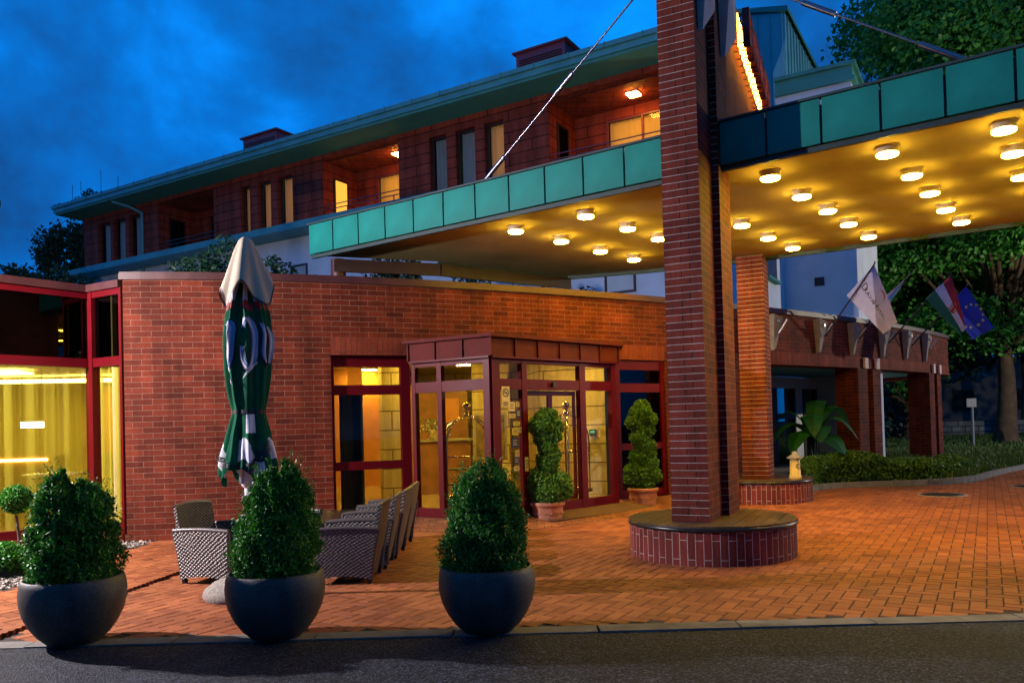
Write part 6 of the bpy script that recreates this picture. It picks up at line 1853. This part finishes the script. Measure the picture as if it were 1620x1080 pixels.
# ================================================================== WICKER CHAIRS
def chair_proto():
    e_ = empty('wicker_armchair', (0, 0, 0), None, 'armchair', 'low wicker armchairs around the parasol')
    # chair faces +X, width along Y
    w_, d_ = .56, .52
    def slab(mb_, P, th_):
        """P: grid [row][col] of points; th_ thickness vector"""
        T = Vector(th_)
        n_r, n_c = len(P), len(P[0]); vv = 0
        for i in range(n_r - 1):
            for j in range(n_c - 1):
                a, b, c, d = P[i][j], P[i][j + 1], P[i + 1][j + 1], P[i + 1][j]
                L1 = (P[i][j + 1] - P[i][j]).length; L2 = (P[i + 1][j] - P[i][j]).length
                uv = [(j * L1, i * L2), ((j + 1) * L1, i * L2), ((j + 1) * L1, (i + 1) * L2), (j * L1, (i + 1) * L2)]
                mb_.face([a, b, c, d], uv, smooth=True); mb_.face([d + T, c + T, b + T, a + T], [uv[3], uv[2], uv[1], uv[0]], smooth=True)
        for i in range(n_r - 1):
            for j in (0, n_c - 1):
                a, b = P[i][j], P[i + 1][j]; mb_.face([a, b, b + T, a + T])
        for j in range(n_c - 1):
            for i in (0, n_r - 1):
                a, b = P[i][j], P[i][j + 1]; mb_.face([b, a, a + T, b + T])
    for sd in (-1, 1):
        mb_ = MB(); P = []
        for i in range(7):
            v = i / 6; row = []
            for j in range(7):
                u = j / 6
                x0_ = -.24 - .07 * v ** 1.5; x1_ = .24 + .02 * v
                zlow = .04 + .03 * math.sin(math.pi * u)
                ztop = .46 + .035 * (1 - u) * 0 + .012 * math.sin(math.pi * u)
                row.append(Vector((x0_ + (x1_ - x0_) * u, sd * w_ / 2 + sd * .015 * v, zlow + (ztop - zlow) * v)))
            P.append(row)
        slab(mb_, P, (0, -sd * .035, 0)); mb_.build('arm_panel', M['wicker'], e_)
        mb_ = MB(); rim_ = [Vector((P[-1][j].x, P[-1][j].y - sd * .017, P[-1][j].z + .004)) for j in range(7)] 
        mb_.tube(rim_, .021, 8); mb_.tube([P[i][0] + Vector((0, -sd * .017, 0)) for i in range(7)], .017, 8); mb_.tube([P[i][-1] + Vector((0, -sd * .017, 0)) for i in range(7)], .017, 8)
        mb_.build('edge_braid', M['wicker'], e_)
    for sx in (-.225, .225):
        for sy in (-.245, .245):
            mb_ = MB(); mb_.box((sx, sy, .035), (.035, .035, .07)); mb_.build('leg', M['black_metal'], e_)
    mb_ = MB(); P = []
    for i in range(9):
        v = i / 8; row = []
        for j in range(7):
            u = j / 6 * 2 - 1
            x_ = -.21 - .13 * v ** 1.3 - .02 * math.sin(math.pi * v) + .03 * u * u
            row.append(Vector((x_, u * (w_ / 2 - .04), .06 + .62 * v - .02 * u * u * v)))
        P.append(row)
    slab(mb_, P, (-.03, 0, 0)); mb_.build('backrest', M['wicker'], e_)
    mb_ = MB(); mb_.tube([P[-1][j] + Vector((-.015, 0, .005)) for j in range(7)], .02, 8); mb_.build('top_rail', M['wicker'], e_)
    mb_ = MB(); P = []
    for i in range(5):
        row = []
        for j in range(5): row.append(Vector((-.22 + .46 * j / 4, -.245 + .49 * i / 4, .27 + .01 * math.sin(math.pi * j / 4))))
        P.append(row)
    slab(mb_, P, (0, 0, -.04)); mb_.build('seat', M['wicker'], e_)
    mb_ = MB(); P = [[Vector((.225, -.245 + .49 * j / 4, .07 + .16 * i / 2)) for j in range(5)] for i in range(3)]
    slab(mb_, P, (-.03, 0, 0)); mb_.build('front_panel', M['wicker'], e_)
    return e_
ch = chair_proto()
spots = [((-1.58, 7.50, 0), math.pi, 'wicker armchair nearest the road in the right-hand row'), ((-1.56, 8.20, 0), math.pi + .03, 'second wicker armchair of the right-hand row, partly covered by the nearest'), ((-1.54, 8.86, 0), math.pi - .02, 'third wicker armchair of the right-hand row'), ((-1.55, 9.55, 0), math.pi - .04, 'wicker armchair nearest the doors, last of the right-hand row'),
         ((-2.82, 7.66, 0), -.30, 'wicker armchair left of the parasol, its back to the gravel'), ((-2.55, 8.75, 0), -.35, 'wicker armchair left of the parasol, closest to the brick wall')]
for k, (l_, rz, lab) in enumerate(spots):
    o = ch if k == 0 else copy_tree(ch)
    o.location = l_; o.rotation_euler[2] = rz; o['label'] = lab; o.scale = (1.07, 1.07, 1.07)
tb = empty('wicker_table', (-2.12, 8.75, 0), 'dark low wicker table between the armchairs behind the conifer', 'table')
mb = MB(); mb.box((-2.12, 8.75, .44), (.75, 1.3, .03)); mb.build('table_top', M['rim'], tb)
mb = MB(); mb.box((-2.12, 8.75, .38), (.70, 1.24, .085)); mb.build('apron', M['wicker'], tb)
for sx in (-1, 1):
    for sy in (-1, 1):
        mb = MB(); mb.box((-2.12 + sx * .31, 8.75 + sy * .58, .17), (.05, .05, .34)); mb.build('leg', M['wicker'], tb)

# ================================================================== STREET LAMP
sl = empty('street_lamp', (-7.3, 6.85, 0), 'white street lamp standing left of the glass bay, outside the picture edge', 'street lamp')
mb = MB(); mb.tube([(-7.95, 6.9, 0), (-7.95, 6.9, 3.9)], [.06, .04], 12); mb.tube([(-7.95, 6.9, 3.88), (-7.3, 6.85, 3.80)], .03, 8); mb.build('post', M['black_metal'], sl)
mb = MB(); mb.lathe([(.16, 0), (.17, .02), (.13, .10), (.04, .14)], (-7.3, 6.85, 3.70), 20); mb.build('lamp_head', M['black_metal'], sl)
mb = MB(); mb.lathe([(.001, -.06), (.08, -.04), (.09, .0)], (-7.3, 6.85, 3.695), 20, cap=False); mb.build('lamp_glass', M['street_glow'], sl)
ld = bpy.data.lights.new('street_lamp_light', 'POINT'); ld.energy = 3000; ld.color = (1.0, .90, .93); ld.shadow_soft_size = .05
lo = bpy.data.objects.new('street_lamp_light', ld); C.objects.link(lo); lo.location = (-7.3, 6.85, 3.56)
sl2 = empty('street_lamp', (24, 19, 0), 'unseen street lamp placed beyond the right picture edge to light trees and arcade', 'street lamp')  # unseen lamp, placed to light the tree crowns and arcade
mb = MB(); mb.tube([(24.6, 19, 0), (24.6, 19, 5.9)], [.08, .05], 12); mb.tube([(24.6, 19, 5.9), (24, 19, 5.98)], .03, 8); mb.build('post', M['black_metal'], sl2)
mb = MB(); mb.lathe([(.2, 0), (.21, .03), (.13, .12), (.04, .16)], (24, 19, 5.85), 20); mb.build('lamp_head', M['black_metal'], sl2)
mb = MB(); mb.lathe([(.001, -.06), (.12, -.04), (.14, .0)], (24, 19, 5.845), 20, cap=False); mb.build('lamp_glass', M['street_glow'], sl2)
ld2 = bpy.data.lights.new('street_lamp_light', 'POINT'); ld2.energy = 4000; ld2.color = (1.0, .88, .66); ld2.shadow_soft_size = .08
lo2 = bpy.data.objects.new('street_lamp_light', ld2); C.objects.link(lo2); lo2.location = (24, 19, 5.68)
# neighbouring dark lamp head whose tip shows at the left edge
e_ = empty('dark_lamp', (-7.4, 9.9, 0), 'unlit dark lamp head poking in at the left picture edge', 'street lamp')
mb = MB(); mb.box((-6.62, 9.9, 4.38), (.42, .14, .09), 0, M4=None); mb.build('lamp_head', M['black_metal'], e_)
mb = MB(); mb.tube([(-7.4, 9.3, 3.4), (-7.4, 9.6, 4.42), (-6.8, 9.9, 4.42)], .03, 8); mb.build('arm', M['black_metal'], e_)

for k, x_ in enumerate((-22, -12, -2, 9, 20, 31)):  # unseen trees behind the camera, added so the glass reflects dark instead of sky
    tree('unseen_tree', (x_, -16 - (k % 2) * 2, 0), 13, (6, 3, 6.2), (x_, -16 - (k % 2) * 2, 7.2), ['leftmost unseen dark tree, added to darken reflections', 'second unseen dark tree from the left, added to darken reflections', 'third unseen dark tree from the left, added to darken reflections', 'fourth unseen dark tree from the left, added to darken reflections', 'fifth unseen dark tree from the left, added to darken reflections', 'rightmost unseen dark tree, added to darken reflections'][k], M['leaf_dark'], leaf=.8, n=5200, clumps=34, trunk_r=.22, group='unseen trees added behind the camera to darken reflections', trunk_h=3)
